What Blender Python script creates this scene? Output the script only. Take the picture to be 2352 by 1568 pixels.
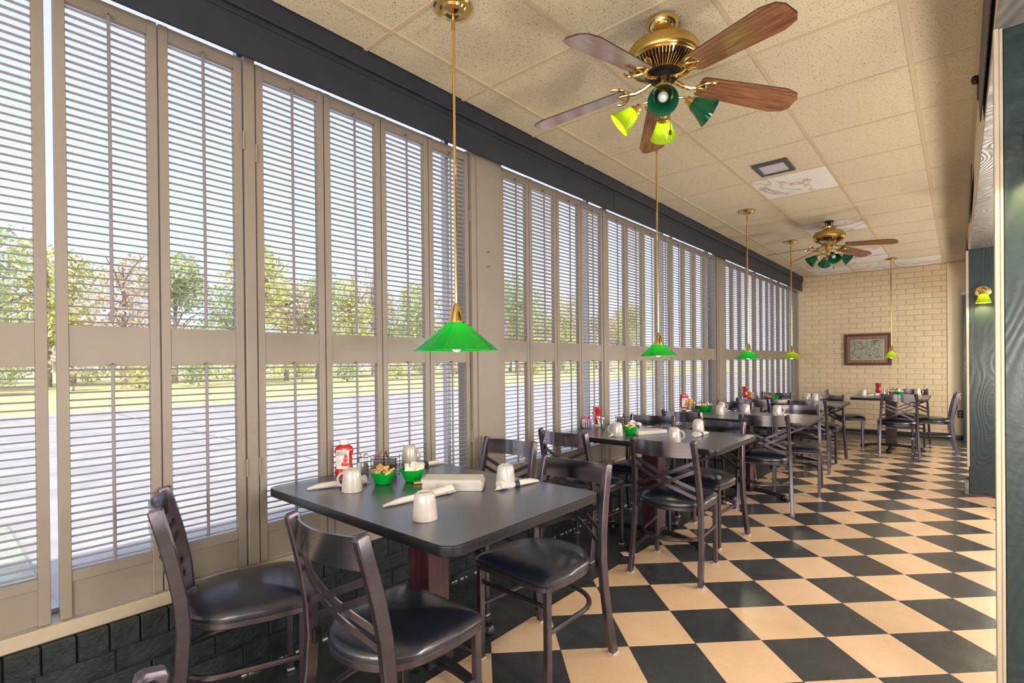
import bpy, bmesh, math, random
from mathutils import Vector, Matrix
R = math.radians
PI = math.pi
random.seed(7)
for _o in list(bpy.data.objects):
    bpy.data.objects.remove(_o)
sc = bpy.context.scene
COL = sc.collection

# ------------------------------------------------------------------ camera
FPX, YAW, PITCH, ROLL, CYS = 1185.94, 0.7128, -0.0038, -0.0098, 51.92
CAM = Vector((2.2612, 0.0, 1.2659))
_fw = Vector((-math.sin(YAW) * math.cos(PITCH), math.cos(YAW) * math.cos(PITCH), math.sin(PITCH)))
_r = Vector((math.cos(YAW), math.sin(YAW), 0.0))
_u = _r.cross(_fw)
_r2 = _r * math.cos(ROLL) + _u * math.sin(ROLL)
_u2 = -_r * math.sin(ROLL) + _u * math.cos(ROLL)
cd = bpy.data.cameras.new('camera')
cam = bpy.data.objects.new('camera', cd)
COL.objects.link(cam)
M3 = Matrix((_r2, _u2, -_fw)).transposed()
cam.matrix_world = Matrix.Translation(CAM) @ M3.to_4x4()
cd.sensor_width = 36.0
cd.lens = FPX / 2352.0 * 36.0
cd.shift_y = CYS / 2352.0
cd.clip_start = 0.02
cd.clip_end = 500
sc.camera = cam

# ------------------------------------------------------------------ world, sun, area lights, exposure
w = bpy.data.worlds.new('sky'); sc.world = w; w.use_nodes = True
nt = w.node_tree; nt.nodes.clear()
wo = nt.nodes.new('ShaderNodeOutputWorld'); bg = nt.nodes.new('ShaderNodeBackground')
tc = nt.nodes.new('ShaderNodeTexCoord'); sx = nt.nodes.new('ShaderNodeSeparateXYZ')
rp = nt.nodes.new('ShaderNodeValToRGB')
nt.links.new(tc.outputs['Generated'], sx.inputs[0]); nt.links.new(sx.outputs['Z'], rp.inputs[0])
rp.color_ramp.elements[0].position = 0.0; rp.color_ramp.elements[0].color = (0.79, 0.84, 1.0, 1)
rp.color_ramp.elements[1].position = 0.65; rp.color_ramp.elements[1].color = (0.64, 0.72, 1.0, 1)
nt.links.new(rp.outputs[0], bg.inputs[0]); nt.links.new(bg.outputs[0], wo.inputs[0])
bg.inputs[1].default_value = 1.30

def light(name, kind, loc, energy, color, size=0.1, sy=None, rot=(0, 0, 0)):
    l = bpy.data.lights.new(name, kind); l.energy = energy; l.color = color
    if kind == 'AREA':
        l.shape = 'RECTANGLE'; l.size = size; l.size_y = sy or size
    elif kind == 'SUN':
        l.angle = size
    else:
        l.shadow_soft_size = size
    o = bpy.data.objects.new(name, l); COL.objects.link(o); o.location = loc; o.rotation_euler = rot
    return o
light('sun', 'SUN', (0, 0, 10), 3.8, (1.0, 0.94, 0.84), R(1.0), rot=(0, R(38), R(-25)))
# the dining room beyond the pillars: daylight from its far windows
light('far_room_windows', 'AREA', (6.6, 4.0, 1.6), 210, (0.96, 0.97, 1.0), 1.7, 9.0, rot=(0, R(90), 0))
light('near_room_fill', 'AREA', (4.2, -2.7, 1.5), 130, (0.94, 0.96, 1.0), 4.0, 1.9, rot=(R(90), 0, 0))  # added area fill behind the camera; no window known there
# added fill points, beyond the pillars and behind the camera, to brighten the ceiling
for i, (x, y) in enumerate([(2.80, 1.3), (2.80, 3.4), (2.80, 5.2), (2.85, 7.6), (2.85, 9.3)]):
    light('fill_point', 'POINT', (x, y, 1.15), 52, (1.0, 0.88, 0.74), 0.14)
light('fill_point', 'POINT', (1.6, -1.6, 1.2), 85, (1.0, 0.92, 0.84), 0.14)
light('fill_point', 'POINT', (2.0, -0.9, 1.2), 22, (1.0, 0.90, 0.78), 0.14)
light('fill_point', 'POINT', (0.7, -2.4, 1.2), 45, (1.0, 0.92, 0.84), 0.14)

sc.view_settings.view_transform = 'Standard'
sc.view_settings.look = 'None'
sc.view_settings.exposure = 0.0
sc.view_settings.gamma = 1.0
sc.view_settings.use_curve_mapping = False
sc.cycles.use_denoising = True
sc.cycles.max_bounces = 8
sc.cycles.diffuse_bounces = 5
sc.cycles.glossy_bounces = 4
sc.cycles.transmission_bounces = 6
sc.cycles.transparent_max_bounces = 8
sc.cycles.sample_clamp_indirect = 6.0
sc.cycles.caustics_reflective = False
sc.cycles.caustics_refractive = False

# ------------------------------------------------------------------ materials
def N(m, t, **k):
    n = m.node_tree.nodes.new(t)
    for a, b in k.items():
        if a in n.inputs.keys():
            n.inputs[a].default_value = b
        else:
            setattr(n, a, b)
    return n
def L(m, a, b):
    m.node_tree.links.new(a, b)
def mat(name, col, rough=0.5, metal=0.0, var=0.0, vs=6.0, bump=0.0, bs=60.0, spec=0.5, coat=0.0, rnd=0.0, stretch=None, col2=None, tr=0.0, coatr=0.1):
    m = bpy.data.materials.new(name); m.use_nodes = True
    b = m.node_tree.nodes['Principled BSDF']
    b.inputs['Roughness'].default_value = rough
    b.inputs['Metallic'].default_value = metal
    b.inputs['Specular IOR Level'].default_value = spec
    b.inputs['Coat Weight'].default_value = coat
    b.inputs['Coat Roughness'].default_value = coatr
    b.inputs['Transmission Weight'].default_value = tr
    c = (col[0], col[1], col[2], 1)
    b.inputs['Base Color'].default_value = c
    tcn = N(m, 'ShaderNodeTexCoord'); mp = N(m, 'ShaderNodeMapping')
    L(m, tcn.outputs['Object'], mp.inputs[0])
    if stretch: mp.inputs['Scale'].default_value = stretch
    out = None
    if var > 0:
        n = N(m, 'ShaderNodeTexNoise', Scale=vs, Detail=5.0, Roughness=0.65)
        L(m, mp.outputs[0], n.inputs['Vector'])
        cr = N(m, 'ShaderNodeValToRGB')
        cr.color_ramp.elements[0].position = 0.32; cr.color_ramp.elements[1].position = 0.68
        d = col2 or tuple(max(0, x * (1 - var)) for x in col)
        cr.color_ramp.elements[0].color = (d[0], d[1], d[2], 1)
        e = col if col2 else tuple(min(1, x * (1 + var)) for x in col)
        cr.color_ramp.elements[1].color = (e[0], e[1], e[2], 1)
        L(m, n.outputs['Fac'], cr.inputs[0]); out = cr.outputs[0]
    if rnd > 0:
        oi = N(m, 'ShaderNodeObjectInfo'); mr = N(m, 'ShaderNodeMapRange')
        mr.inputs['To Min'].default_value = 1 - rnd; mr.inputs['To Max'].default_value = 1 + rnd
        L(m, oi.outputs['Random'], mr.inputs[0])
        hs = N(m, 'ShaderNodeHueSaturation')
        hs.inputs['Color'].default_value = c
        if out: L(m, out, hs.inputs['Color'])
        L(m, mr.outputs[0], hs.inputs['Value']); out = hs.outputs[0]
    if out: L(m, out, b.inputs['Base Color'])
    if bump > 0:
        n2 = N(m, 'ShaderNodeTexNoise', Scale=bs, Detail=6.0)
        L(m, mp.outputs[0], n2.inputs['Vector'])
        bp = N(m, 'ShaderNodeBump', Strength=bump); bp.inputs['Distance'].default_value = 0.01
        L(m, n2.outputs['Fac'], bp.inputs['Height']); L(m, bp.outputs[0], b.inputs['Normal'])
    return m

BEIGE = mat('beige_paint', (0.265, 0.225, 0.185), 0.42, var=0.05, vs=3, bump=0.05, bs=25)
RODM = mat('tilt_rod_backlit', (0.22, 0.20, 0.22), 0.4)  # backlit shade put into the rod colour
SILL = mat('sill_paint', (0.46, 0.39, 0.29), 0.45, var=0.08, vs=5, bump=0.15, bs=20)
SLAT = mat('slat_backlit_grey', (0.36, 0.35, 0.36), 0.35)  # slats are beige like the frames; bluish backlit grey put into the colour
NAVY = mat('slate_blue_paint', (0.019, 0.025, 0.042), 0.5, var=0.2, vs=6, bump=0.1, bs=30)
CREAM = mat('cream_wall_paint', (0.80, 0.68, 0.48), 0.55, var=0.03, vs=4, bump=0.15, bs=35)
CREAMB = mat('cream_brick_paint', (0.72, 0.585, 0.385), 0.42, var=0.05, vs=9, bump=0.25, bs=40, rnd=0.04)
MORTC = mat('cream_mortar', (0.66, 0.54, 0.36), 0.6, bump=0.2)
DKBR = mat('dark_green_brick', (0.016, 0.024, 0.027), 0.38, var=0.45, vs=14, bump=0.35, bs=50, rnd=0.25)
MORTD = mat('dark_mortar', (0.024, 0.033, 0.034), 0.5, var=0.5, vs=30, bump=0.4, bs=60)
IRON = mat('cast_iron', (0.016, 0.015, 0.018), 0.32, metal=0.2, bump=0.2, bs=50)
MAHOG = mat('mahogany_laminate', (0.055, 0.018, 0.022), 0.28, var=0.55, vs=7, stretch=(9, 9, 0.7))
VINYL = mat('black_vinyl', (0.009, 0.012, 0.024), 0.30, var=0.2, vs=5, bump=0.12, bs=38, spec=0.85, coat=0.35, coatr=0.22)
GUN = mat('gunmetal', (0.125, 0.108, 0.125), 0.30, metal=0.85, var=0.18, vs=12, bump=0.04, bs=80)
GUNL = mat('brushed_gunmetal_plate', (0.30, 0.28, 0.32), 0.17, metal=1.0, var=0.15, vs=9, stretch=(1, 1, 14))
GLIDE = mat('glide_plastic', (0.45, 0.42, 0.40), 0.5)
TTOP = mat('charcoal_laminate', (0.052, 0.058, 0.088), 0.30, var=0.35, vs=180, bump=0.02, bs=200, spec=0.8, coat=0.7, coatr=0.28)
TEDGE = mat('table_edge_vinyl', (0.012, 0.012, 0.018), 0.28)
BRASS = mat('polished_brass', (0.86, 0.62, 0.24), 0.13, metal=1.0)
BRASSD = mat('satin_brass', (0.62, 0.44, 0.14), 0.3, metal=1.0, var=0.12, vs=4)
BLACKM = mat('black_metal', (0.012, 0.012, 0.016), 0.35, metal=0.3)
WOODB = mat('blade_wood', (0.40, 0.185, 0.085), 0.26, var=0.5, vs=5, stretch=(1.2, 16, 16), col2=(0.14, 0.05, 0.025), coat=1.0, coatr=0.16, spec=0.9)
BLEDGE = mat('blade_edge', (0.06, 0.025, 0.03), 0.4)
FRAMEW = mat('picture_frame_wood', (0.10, 0.03, 0.018), 0.35, var=0.3, vs=10)
WHITEC = mat('stoneware_mug', (0.56, 0.51, 0.47), 0.16, spec=0.6, coat=0.4)
PAPER = mat('napkin_paper', (0.72, 0.67, 0.64), 0.8, bump=0.7, bs=45, rnd=0.05)
BAND = mat('napkin_band', (0.03, 0.03, 0.045), 0.5)
REDK = mat('ketchup_red', (0.55, 0.008, 0.012), 0.14, spec=0.6, coat=0.5)
KCAP = mat('bottle_cap_white', (0.78, 0.77, 0.78), 0.3)
LABW = mat('label_white', (0.75, 0.73, 0.72), 0.5)
INK = mat('label_ink', (0.06, 0.06, 0.08), 0.6)
TOMATO = mat('label_tomato', (0.65, 0.07, 0.04), 0.4, var=0.3, vs=60)
YELLOW = mat('mustard_yellow', (0.80, 0.42, 0.02), 0.25)
ORANGE = mat('orange_packet', (0.75, 0.25, 0.05), 0.4)
CHROME = mat('chrome', (0.78, 0.78, 0.80), 0.12, metal=1.0)
SALTM = mat('salt', (0.8, 0.8, 0.8), 0.8)
PEPM = mat('ground_pepper', (0.20, 0.15, 0.09), 0.8, var=0.5, vs=300)
GOLD = mat('gold_foil', (0.80, 0.52, 0.22), 0.35, metal=0.35, var=0.25, vs=40)
CREAMC = mat('creamer_cup', (0.82, 0.80, 0.80), 0.3)
CREAML = mat('creamer_lid', (0.74, 0.66, 0.56), 0.35, var=0.1, vs=60)
PINK = mat('pink_sweetener', (0.85, 0.12, 0.35), 0.6)
BLUEP = mat('blue_sweetener', (0.15, 0.35, 0.75), 0.6)
WIRE = mat('dark_wire', (0.03, 0.03, 0.035), 0.3, metal=0.6)
JAM = mat('jam_cup', (0.16, 0.17, 0.18), 0.2, var=0.5, vs=50)
JAMB = mat('jam_brown', (0.22, 0.08, 0.03), 0.25)
SAW = mat('rusted_saw_steel', (0.045, 0.036, 0.04), 0.55, var=0.5, vs=14, bump=0.2)
OUTL = mat('outlet_black', (0.02, 0.02, 0.02), 0.4)
GREYOUT = mat('outlet_socket_grey', (0.5, 0.5, 0.5), 0.5)
ALU = mat('window_aluminium', (0.50, 0.52, 0.56), 0.4, metal=0.5)
ROOMW = mat('other_room_wall', (0.62, 0.52, 0.38), 0.7)
STONEC = mat('parking_concrete', (0.52, 0.49, 0.46), 0.85, var=0.16, vs=1.6, bump=0.1, bs=8)
GRASS = mat('lawn_grass', (0.62, 0.62, 0.26), 0.9, var=0.3, vs=1.2, col2=(0.70, 0.60, 0.32))
GRASS2 = mat('near_lawn', (0.52, 0.56, 0.44), 0.9, var=0.25, vs=5)
BARK = mat('bark', (0.36, 0.27, 0.24), 0.9, var=0.4, vs=3, bump=0.5, bs=6)
LEAFA = mat('leaf_yellow_green', (0.66, 0.66, 0.25), 0.7, var=0.25, vs=0.6)
LEAFB = mat('leaf_pale', (0.76, 0.64, 0.50), 0.7, var=0.25, vs=0.6)
LEAFC = mat('leaf_green', (0.56, 0.64, 0.36), 0.7, var=0.3, vs=0.6)

def glassmat(name, col=(1, 1, 1), k=0.06, ior=1.45):
    m = bpy.data.materials.new(name); m.use_nodes = True; t = m.node_tree; t.nodes.clear()
    o = t.nodes.new('ShaderNodeOutputMaterial'); mx = t.nodes.new('ShaderNodeMixShader')
    a = t.nodes.new('ShaderNodeBsdfTransparent'); g = t.nodes.new('ShaderNodeBsdfGlossy')
    fr = t.nodes.new('ShaderNodeFresnel'); fr.inputs[0].default_value = ior
    a.inputs[0].default_value = (col[0], col[1], col[2], 1); g.inputs['Roughness'].default_value = k
    ge = t.nodes.new('ShaderNodeNewGeometry'); mu = t.nodes.new('ShaderNodeMath'); mu.operation = 'SUBTRACT'; mu.inputs[0].default_value = 1.0
    m3 = t.nodes.new('ShaderNodeMath'); m3.operation = 'MULTIPLY'
    t.links.new(ge.outputs['Backfacing'], mu.inputs[1]); t.links.new(mu.outputs[0], m3.inputs[0]); t.links.new(fr.outputs[0], m3.inputs[1])
    t.links.new(m3.outputs[0], mx.inputs[0]); t.links.new(a.outputs[0], mx.inputs[1]); t.links.new(g.outputs[0], mx.inputs[2])
    t.links.new(mx.outputs[0], o.inputs[0])
    return m
GLASS = glassmat('window_glass', (0.98, 0.985, 1.0), 0.0, 1.08)
PGLASS = glassmat('picture_glass', (0.97, 0.97, 0.97), 0.02, 1.3)
CLEAR = glassmat('clear_glass', (0.86, 0.90, 0.90), 0.03)

def shademat(name, col, tcol, k=0.55):
    m = bpy.data.materials.new(name); m.use_nodes = True; t = m.node_tree; t.nodes.clear()
    o = t.nodes.new('ShaderNodeOutputMaterial')
    d = t.nodes.new('ShaderNodeBsdfDiffuse'); d.inputs[0].default_value = (*col, 1)
    tr = t.nodes.new('ShaderNodeBsdfTranslucent'); tr.inputs[0].default_value = (*tcol, 1)
    m1 = t.nodes.new('ShaderNodeMixShader'); m1.inputs[0].default_value = k
    g = t.nodes.new('ShaderNodeBsdfGlossy'); g.inputs['Roughness'].default_value = 0.08
    fr = t.nodes.new('ShaderNodeFresnel'); fr.inputs[0].default_value = 1.5
    m2 = t.nodes.new('ShaderNodeMixShader')
    t.links.new(d.outputs[0], m1.inputs[1]); t.links.new(tr.outputs[0], m1.inputs[2])
    t.links.new(fr.outputs[0], m2.inputs[0]); t.links.new(m1.outputs[0], m2.inputs[1]); t.links.new(g.outputs[0], m2.inputs[2])
    t.links.new(m2.outputs[0], o.inputs[0])
    return m
SHADE = shademat('green_cased_glass', (0.02, 0.55, 0.08), (0.03, 0.9, 0.06))
SHADEY = shademat('lime_cased_glass', (0.42, 0.62, 0.02), (0.80, 1.0, 0.02))
SHADED = shademat('dark_green_cased_glass', (0.008, 0.16, 0.07), (0.02, 0.30, 0.10), 0.35)
BOWLG = shademat('green_plastic', (0.0, 0.60, 0.05), (0.0, 0.9, 0.06), 0.4)
BOWLB = shademat('blue_plastic', (0.03, 0.10, 0.35), (0.04, 0.14, 0.5), 0.3)

def emis(name, col, s):
    m = bpy.data.materials.new(name); m.use_nodes = True; t = m.node_tree; t.nodes.clear()
    o = t.nodes.new('ShaderNodeOutputMaterial'); e = t.nodes.new('ShaderNodeEmission')
    e.inputs[0].default_value = (*col, 1); e.inputs[1].default_value = s
    t.links.new(e.outputs[0], o.inputs[0]); return m
BULB = emis('lit_bulb', (1.0, 0.86, 0.62), 85)
BULB2 = emis('bright_wall_bulb', (1.0, 0.72, 0.30), 900)
BULBOFF = mat('unlit_bulb', (0.7, 0.72, 0.74), 0.2)

def vinyltile(name, a, b, rough):
    m = mat(name, a, rough, rnd=0.0)
    t = m.node_tree; p = t.nodes['Principled BSDF']
    tcn = N(m, 'ShaderNodeTexCoord'); geo = N(m, 'ShaderNodeNewGeometry')
    n1 = N(m, 'ShaderNodeTexNoise', Scale=2.2, Detail=6.0, Roughness=0.7); L(m, geo.outputs['Position'], n1.inputs['Vector'])
    n2 = N(m, 'ShaderNodeTexNoise', Scale=70.0, Detail=3.0); L(m, geo.outputs['Position'], n2.inputs['Vector'])
    ad = N(m, 'ShaderNodeMath', operation='MULTIPLY_ADD'); L(m, n2.outputs['Fac'], ad.inputs[0]); ad.inputs[1].default_value = 0.35
    L(m, n1.outputs['Fac'], ad.inputs[2])
    cr = N(m, 'ShaderNodeValToRGB'); cr.color_ramp.elements[0].position = 0.48; cr.color_ramp.elements[1].position = 0.9
    cr.color_ramp.elements[0].color = (*a, 1); cr.color_ramp.elements[1].color = (*b, 1)
    L(m, ad.outputs[0], cr.inputs[0])
    # scuffs
    v = N(m, 'ShaderNodeTexNoise', Scale=26.0, Detail=8.0, Roughness=0.8)
    mp = N(m, 'ShaderNodeMapping'); mp.inputs['Scale'].default_value = (1, 4.5, 1); mp.inputs['Rotation'].default_value = (0, 0, 0.5)
    L(m, geo.outputs['Position'], mp.inputs[0]); L(m, mp.outputs[0], v.inputs['Vector'])
    c2 = N(m, 'ShaderNodeValToRGB'); c2.color_ramp.elements[0].position = 0.66; c2.color_ramp.elements[1].position = 0.74
    L(m, v.outputs['Fac'], c2.inputs[0])
    mx = N(m, 'ShaderNodeMixRGB', blend_type='MIX'); mx.inputs[2].default_value = (0.24, 0.22, 0.20, 1)
    mm = N(m, 'ShaderNodeMath', operation='MULTIPLY'); L(m, c2.outputs[0], mm.inputs[0]); mm.inputs[1].default_value = 0.35
    L(m, mm.outputs[0], mx.inputs[0]); L(m, cr.outputs[0], mx.inputs[1])
    oi = N(m, 'ShaderNodeObjectInfo'); mr = N(m, 'ShaderNodeMapRange'); mr.inputs['To Min'].default_value = 0.93; mr.inputs['To Max'].default_value = 1.07
    L(m, oi.outputs['Random'], mr.inputs[0]); hs = N(m, 'ShaderNodeHueSaturation'); L(m, mr.outputs[0], hs.inputs['Value']); L(m, mx.outputs[0], hs.inputs['Color'])
    L(m, hs.outputs[0], p.inputs['Base Color'])
    r2 = N(m, 'ShaderNodeMapRange'); L(m, n1.outputs['Fac'], r2.inputs[0]); r2.inputs['To Min'].default_value = rough - 0.06; r2.inputs['To Max'].default_value = rough + 0.14
    L(m, r2.outputs[0], p.inputs['Roughness'])
    bp = N(m, 'ShaderNodeBump', Strength=0.05); L(m, n1.outputs['Fac'], bp.inputs['Height']); L(m, bp.outputs[0], p.inputs['Normal'])
    return m
TILET = vinyltile('tan_vinyl', (0.70, 0.475, 0.295), (0.82, 0.61, 0.41), 0.20)
TILEK = vinyltile('black_vinyl_tile', (0.034, 0.040, 0.046), (0.065, 0.070, 0.078), 0.20)
TILEB = vinyltile('border_vinyl', (0.028, 0.035, 0.036), (0.060, 0.065, 0.062), 0.22)

def ceilmat(name, col, speck, stain=False):
    m = mat(name, col, 0.85)
    p = m.node_tree.nodes['Principled BSDF']; geo = N(m, 'ShaderNodeNewGeometry')
    n = N(m, 'ShaderNodeTexNoise', Scale=135.0, Detail=2.0, Roughness=0.6, Distortion=0.6); L(m, geo.outputs['Position'], n.inputs['Vector'])
    cr = N(m, 'ShaderNodeValToRGB'); cr.color_ramp.elements[0].position = 0.355; cr.color_ramp.elements[1].position = 0.40
    cr.color_ramp.elements[0].color = (*speck, 1); cr.color_ramp.elements[1].color = (*col, 1)
    L(m, n.outputs['Fac'], cr.inputs[0]); out = cr.outputs[0]
    bp = N(m, 'ShaderNodeBump', Strength=0.6); bp.inputs['Distance'].default_value = 0.004
    L(m, n.outputs['Fac'], bp.inputs['Height']); L(m, bp.outputs[0], p.inputs['Normal'])
    n3 = N(m, 'ShaderNodeTexNoise', Scale=2.6 if stain else 1.1, Detail=5.0, Distortion=1.4 if stain else 0.0); L(m, geo.outputs['Position'], n3.inputs['Vector'])
    c3 = N(m, 'ShaderNodeValToRGB')
    e = c3.color_ramp.elements
    if stain:
        e[0].position = 0.53; e[0].color = (1, 1, 1, 1); e[1].position = 0.66; e[1].color = (1, 1, 1, 1)
        q = e.new(0.585); q.color = (0.60, 0.46, 0.36, 1)
        q = e.new(0.56); q.color = (0.95, 0.92, 0.88, 1)
        q = e.new(0.61); q.color = (0.96, 0.94, 0.90, 1)
    else:
        e[0].position = 0.2; e[0].color = (0.93, 0.92, 0.9, 1); e[1].position = 0.8; e[1].color = (1, 1, 1, 1)
    L(m, n3.outputs['Fac'], c3.inputs[0])
    mx = N(m, 'ShaderNodeMixRGB', blend_type='MULTIPLY'); mx.inputs[0].default_value = 1.0
    L(m, out, mx.inputs[1]); L(m, c3.outputs[0], mx.inputs[2]); L(m, mx.outputs[0], p.inputs['Base Color'])
    return m
CTILE = ceilmat('ceiling_tile', (0.80, 0.73, 0.55), (0.34, 0.27, 0.18))
CTILEW = ceilmat('ceiling_tile_bleached', (0.92, 0.91, 0.93), (0.62, 0.58, 0.56), True)
TBAR = mat('ceiling_grid_bar', (0.66, 0.56, 0.40), 0.5)

def grainmat(name, a, b, rough, sc_=1.0, st=0.9):
    m = mat(name, a, rough)
    p = m.node_tree.nodes['Principled BSDF']; tcn = N(m, 'ShaderNodeTexCoord'); mp = N(m, 'ShaderNodeMapping')
    mp.inputs['Scale'].default_value = (2.2 * sc_, 1.3 * sc_, 0.9 * sc_); L(m, tcn.outputs['Object'], mp.inputs[0])
    n = N(m, 'ShaderNodeTexNoise', Scale=1.5, Detail=1.0, Distortion=0.2); L(m, mp.outputs[0], n.inputs['Vector'])
    mm = N(m, 'ShaderNodeMath', operation='MULTIPLY'); mm.inputs[1].default_value = 150.0; L(m, n.outputs['Fac'], mm.inputs[0])
    sn = N(m, 'ShaderNodeMath', operation='SINE'); L(m, mm.outputs[0], sn.inputs[0])
    n2 = N(m, 'ShaderNodeTexNoise', Scale=45.0, Detail=4.0); L(m, tcn.outputs['Object'], n2.inputs['Vector'])
    ad = N(m, 'ShaderNodeMath', operation='MULTIPLY_ADD'); ad.inputs[1].default_value = 3.2; L(m, n2.outputs['Fac'], ad.inputs[0]); L(m, sn.outputs[0], ad.inputs[2])
    mr = N(m, 'ShaderNodeMapRange'); mr.inputs['From Min'].default_value = 0.0; mr.inputs['From Max'].default_value = 3.2; L(m, ad.outputs[0], mr.inputs[0])
    cr = N(m, 'ShaderNodeValToRGB'); cr.color_ramp.elements[0].color = (*a, 1); cr.color_ramp.elements[1].color = (*b, 1); L(m, mr.outputs[0], cr.inputs[0])
    L(m, cr.outputs[0], p.inputs['Base Color'])
    bp = N(m, 'ShaderNodeBump', Strength=st); bp.inputs['Distance'].default_value = 0.0012; L(m, ad.outputs[0], bp.inputs['Height']); L(m, bp.outputs[0], p.inputs['Normal'])
    return m
GREENP = grainmat('dark_green_plywood', (0.006, 0.020, 0.022), (0.010, 0.029, 0.030), 0.40, st=0.3)
GREYP = grainmat('grey_plywood_soffit', (0.13, 0.13, 0.13), (0.26, 0.255, 0.25), 0.4, st=0.4)

# ------------------------------------------------------------------ helpers
class MB:
    def __init__(s): s.v = []; s.f = []; s.m = []
    def add(s, vs, fs, mi=0):
        o = len(s.v); s.v += [tuple(v) for v in vs]; s.f += [tuple(i + o for i in f) for f in fs]; s.m += [mi] * len(fs); return s
    def box(s, x0, x1, y0, y1, z0, z1, c=0.0, mi=0, T=None):
        if c <= 0:
            vs = [(x, y, z) for z in (z0, z1) for x, y in ((x0, y0), (x1, y0), (x1, y1), (x0, y1))]
            fs = [(0, 3, 2, 1), (4, 5, 6, 7), (0, 1, 5, 4), (1, 2, 6, 5), (2, 3, 7, 6), (3, 0, 4, 7)]
        else:
            b = bmesh.new(); bmesh.ops.create_cube(b, size=1)
            for v in b.verts:
                v.co = ((x0 + x1) / 2 + v.co.x * (x1 - x0), (y0 + y1) / 2 + v.co.y * (y1 - y0), (z0 + z1) / 2 + v.co.z * (z1 - z0))
            bmesh.ops.bevel(b, geom=b.edges[:], offset=c, segments=1, affect='EDGES', profile=0.5)
            b.verts.index_update()
            vs = [v.co[:] for v in b.verts]; fs = [[v.index for v in f.verts] for f in b.faces]; b.free()
        if T: vs = [T @ Vector(v) for v in vs]
        return s.add(vs, fs, mi)
    def sweep(s, path, prof, closed=False, cap=True, mi=0, up=(0, 0, 1), scale=None):
        """sweep a closed 2D profile [(a,b)..] along path; a = side, b = up"""
        P = [Vector(p) for p in path]; n = len(P); k = len(prof); vs = []
        for i, p in enumerate(P):
            t = (P[(i + 1) % n] - P[i - 1]) if closed else (P[min(i + 1, n - 1)] - P[max(i - 1, 0)])
            t.normalize(); U = Vector(up)
            if abs(t.dot(U)) > 0.98: U = Vector((0, 1, 0))
            sd = t.cross(U).normalized(); uu = sd.cross(t).normalized(); q = scale[i] if scale else 1
            vs += [p + sd * a * q + uu * b * q for a, b in prof]
        fs = []
        for i in range(n if closed else n - 1):
            j = (i + 1) % n
            for a in range(k):
                b = (a + 1) % k; fs.append((i * k + a, i * k + b, j * k + b, j * k + a))
        if cap and not closed:
            fs.append(tuple(range(k))[::-1]); fs.append(tuple((n - 1) * k + a for a in range(k)))
        return s.add(vs, fs, mi)
    def tube(s, path, r, seg=8, **k):
        return s.sweep(path, [(r * math.cos(2 * PI * i / seg), r * math.sin(2 * PI * i / seg)) for i in range(seg)], **k)
    def lathe(s, prof, seg=24, T=None, mi=0, cx=0, cy=0, wob=None):
        vs = []; n = len(prof)
        for r, z in prof:
            for i in range(seg):
                a = 2 * PI * i / seg; rr = r * (wob(a, z) if wob else 1)
                vs.append(Vector((cx + rr * math.cos(a), cy + rr * math.sin(a), z)))
        if T: vs = [T @ v for v in vs]
        fs = []
        for j in range(n - 1):
            for i in range(seg):
                a = (i + 1) % seg; fs.append((j * seg + i, j * seg + a, (j + 1) * seg + a, (j + 1) * seg + i))
        if prof[0][0] > 1e-5: fs.append(tuple(range(seg))[::-1]) if prof[0][0] < 0 else None
        fs = [f for f in fs if f]
        return s.add(vs, fs, mi)
    def disc(s, r, z, seg=24, up=True, T=None, mi=0, cx=0, cy=0):
        vs = [Vector((cx + r * math.cos(2 * PI * i / seg), cy + r * math.sin(2 * PI * i / seg), z)) for i in range(seg)]
        if T: vs = [T @ v for v in vs]
        f = tuple(range(seg)); return s.add(vs, [f if up else f[::-1]], mi)
    def prism(s, poly, z0, z1, c=0.0, mi=0, T=None):
        n = len(poly)
        if c > 0:
            cx = sum(p[0] for p in poly) / n; cy = sum(p[1] for p in poly) / n
            ins = []
            for x, y in poly:
                d = math.hypot(x - cx, y - cy) or 1; ins.append((x - (x - cx) / d * c, y - (y - cy) / d * c))
            vs = [(x, y, z0) for x, y in poly] + [(x, y, z1 - c) for x, y in poly] + [(x, y, z1) for x, y in ins]
            fs = [tuple(range(n))[::-1]] + [(i, (i + 1) % n, n + (i + 1) % n, n + i) for i in range(n)] + [(n + i, n + (i + 1) % n, 2 * n + (i + 1) % n, 2 * n + i) for i in range(n)] + [tuple(2 * n + i for i in range(n))]
        else:
            vs = [(x, y, z0) for x, y in poly] + [(x, y, z1) for x, y in poly]
            fs = [tuple(range(n))[::-1], tuple(n + i for i in range(n))] + [(i, (i + 1) % n, n + (i + 1) % n, n + i) for i in range(n)]
        if T: vs = [T @ Vector(v) for v in vs]
        return s.add(vs, fs, mi)
    def mesh(s, name, mats, smooth=False):
        me = bpy.data.meshes.new(name); me.from_pydata(s.v, [], s.f)
        for mm in (mats if isinstance(mats, (list, tuple)) else [mats]): me.materials.append(mm)
        if any(s.m): me.polygons.foreach_set('material_index', s.m)
        if smooth:
            me.polygons.foreach_set('use_smooth', [True] * len(s.f))
            bb = bmesh.new(); bb.from_mesh(me); bmesh.ops.recalc_face_normals(bb, faces=bb.faces); bb.to_mesh(me); bb.free()
            try: me.set_sharp_from_angle(angle=R(38))
            except Exception: pass
        me.update(); return me
    def build(s, name, mats, parent=None, smooth=False, **k):
        return link(name, s.mesh(name, mats, smooth), parent, **k)
def link(name, data, parent=None, loc=None, rot=None, **k):
    o = bpy.data.objects.new(name, data); COL.objects.link(o)
    if parent: o.parent = parent
    if loc: o.location = loc
    if rot: o.rotation_euler = rot
    for a, b in k.items(): o[a] = b
    return o
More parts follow.
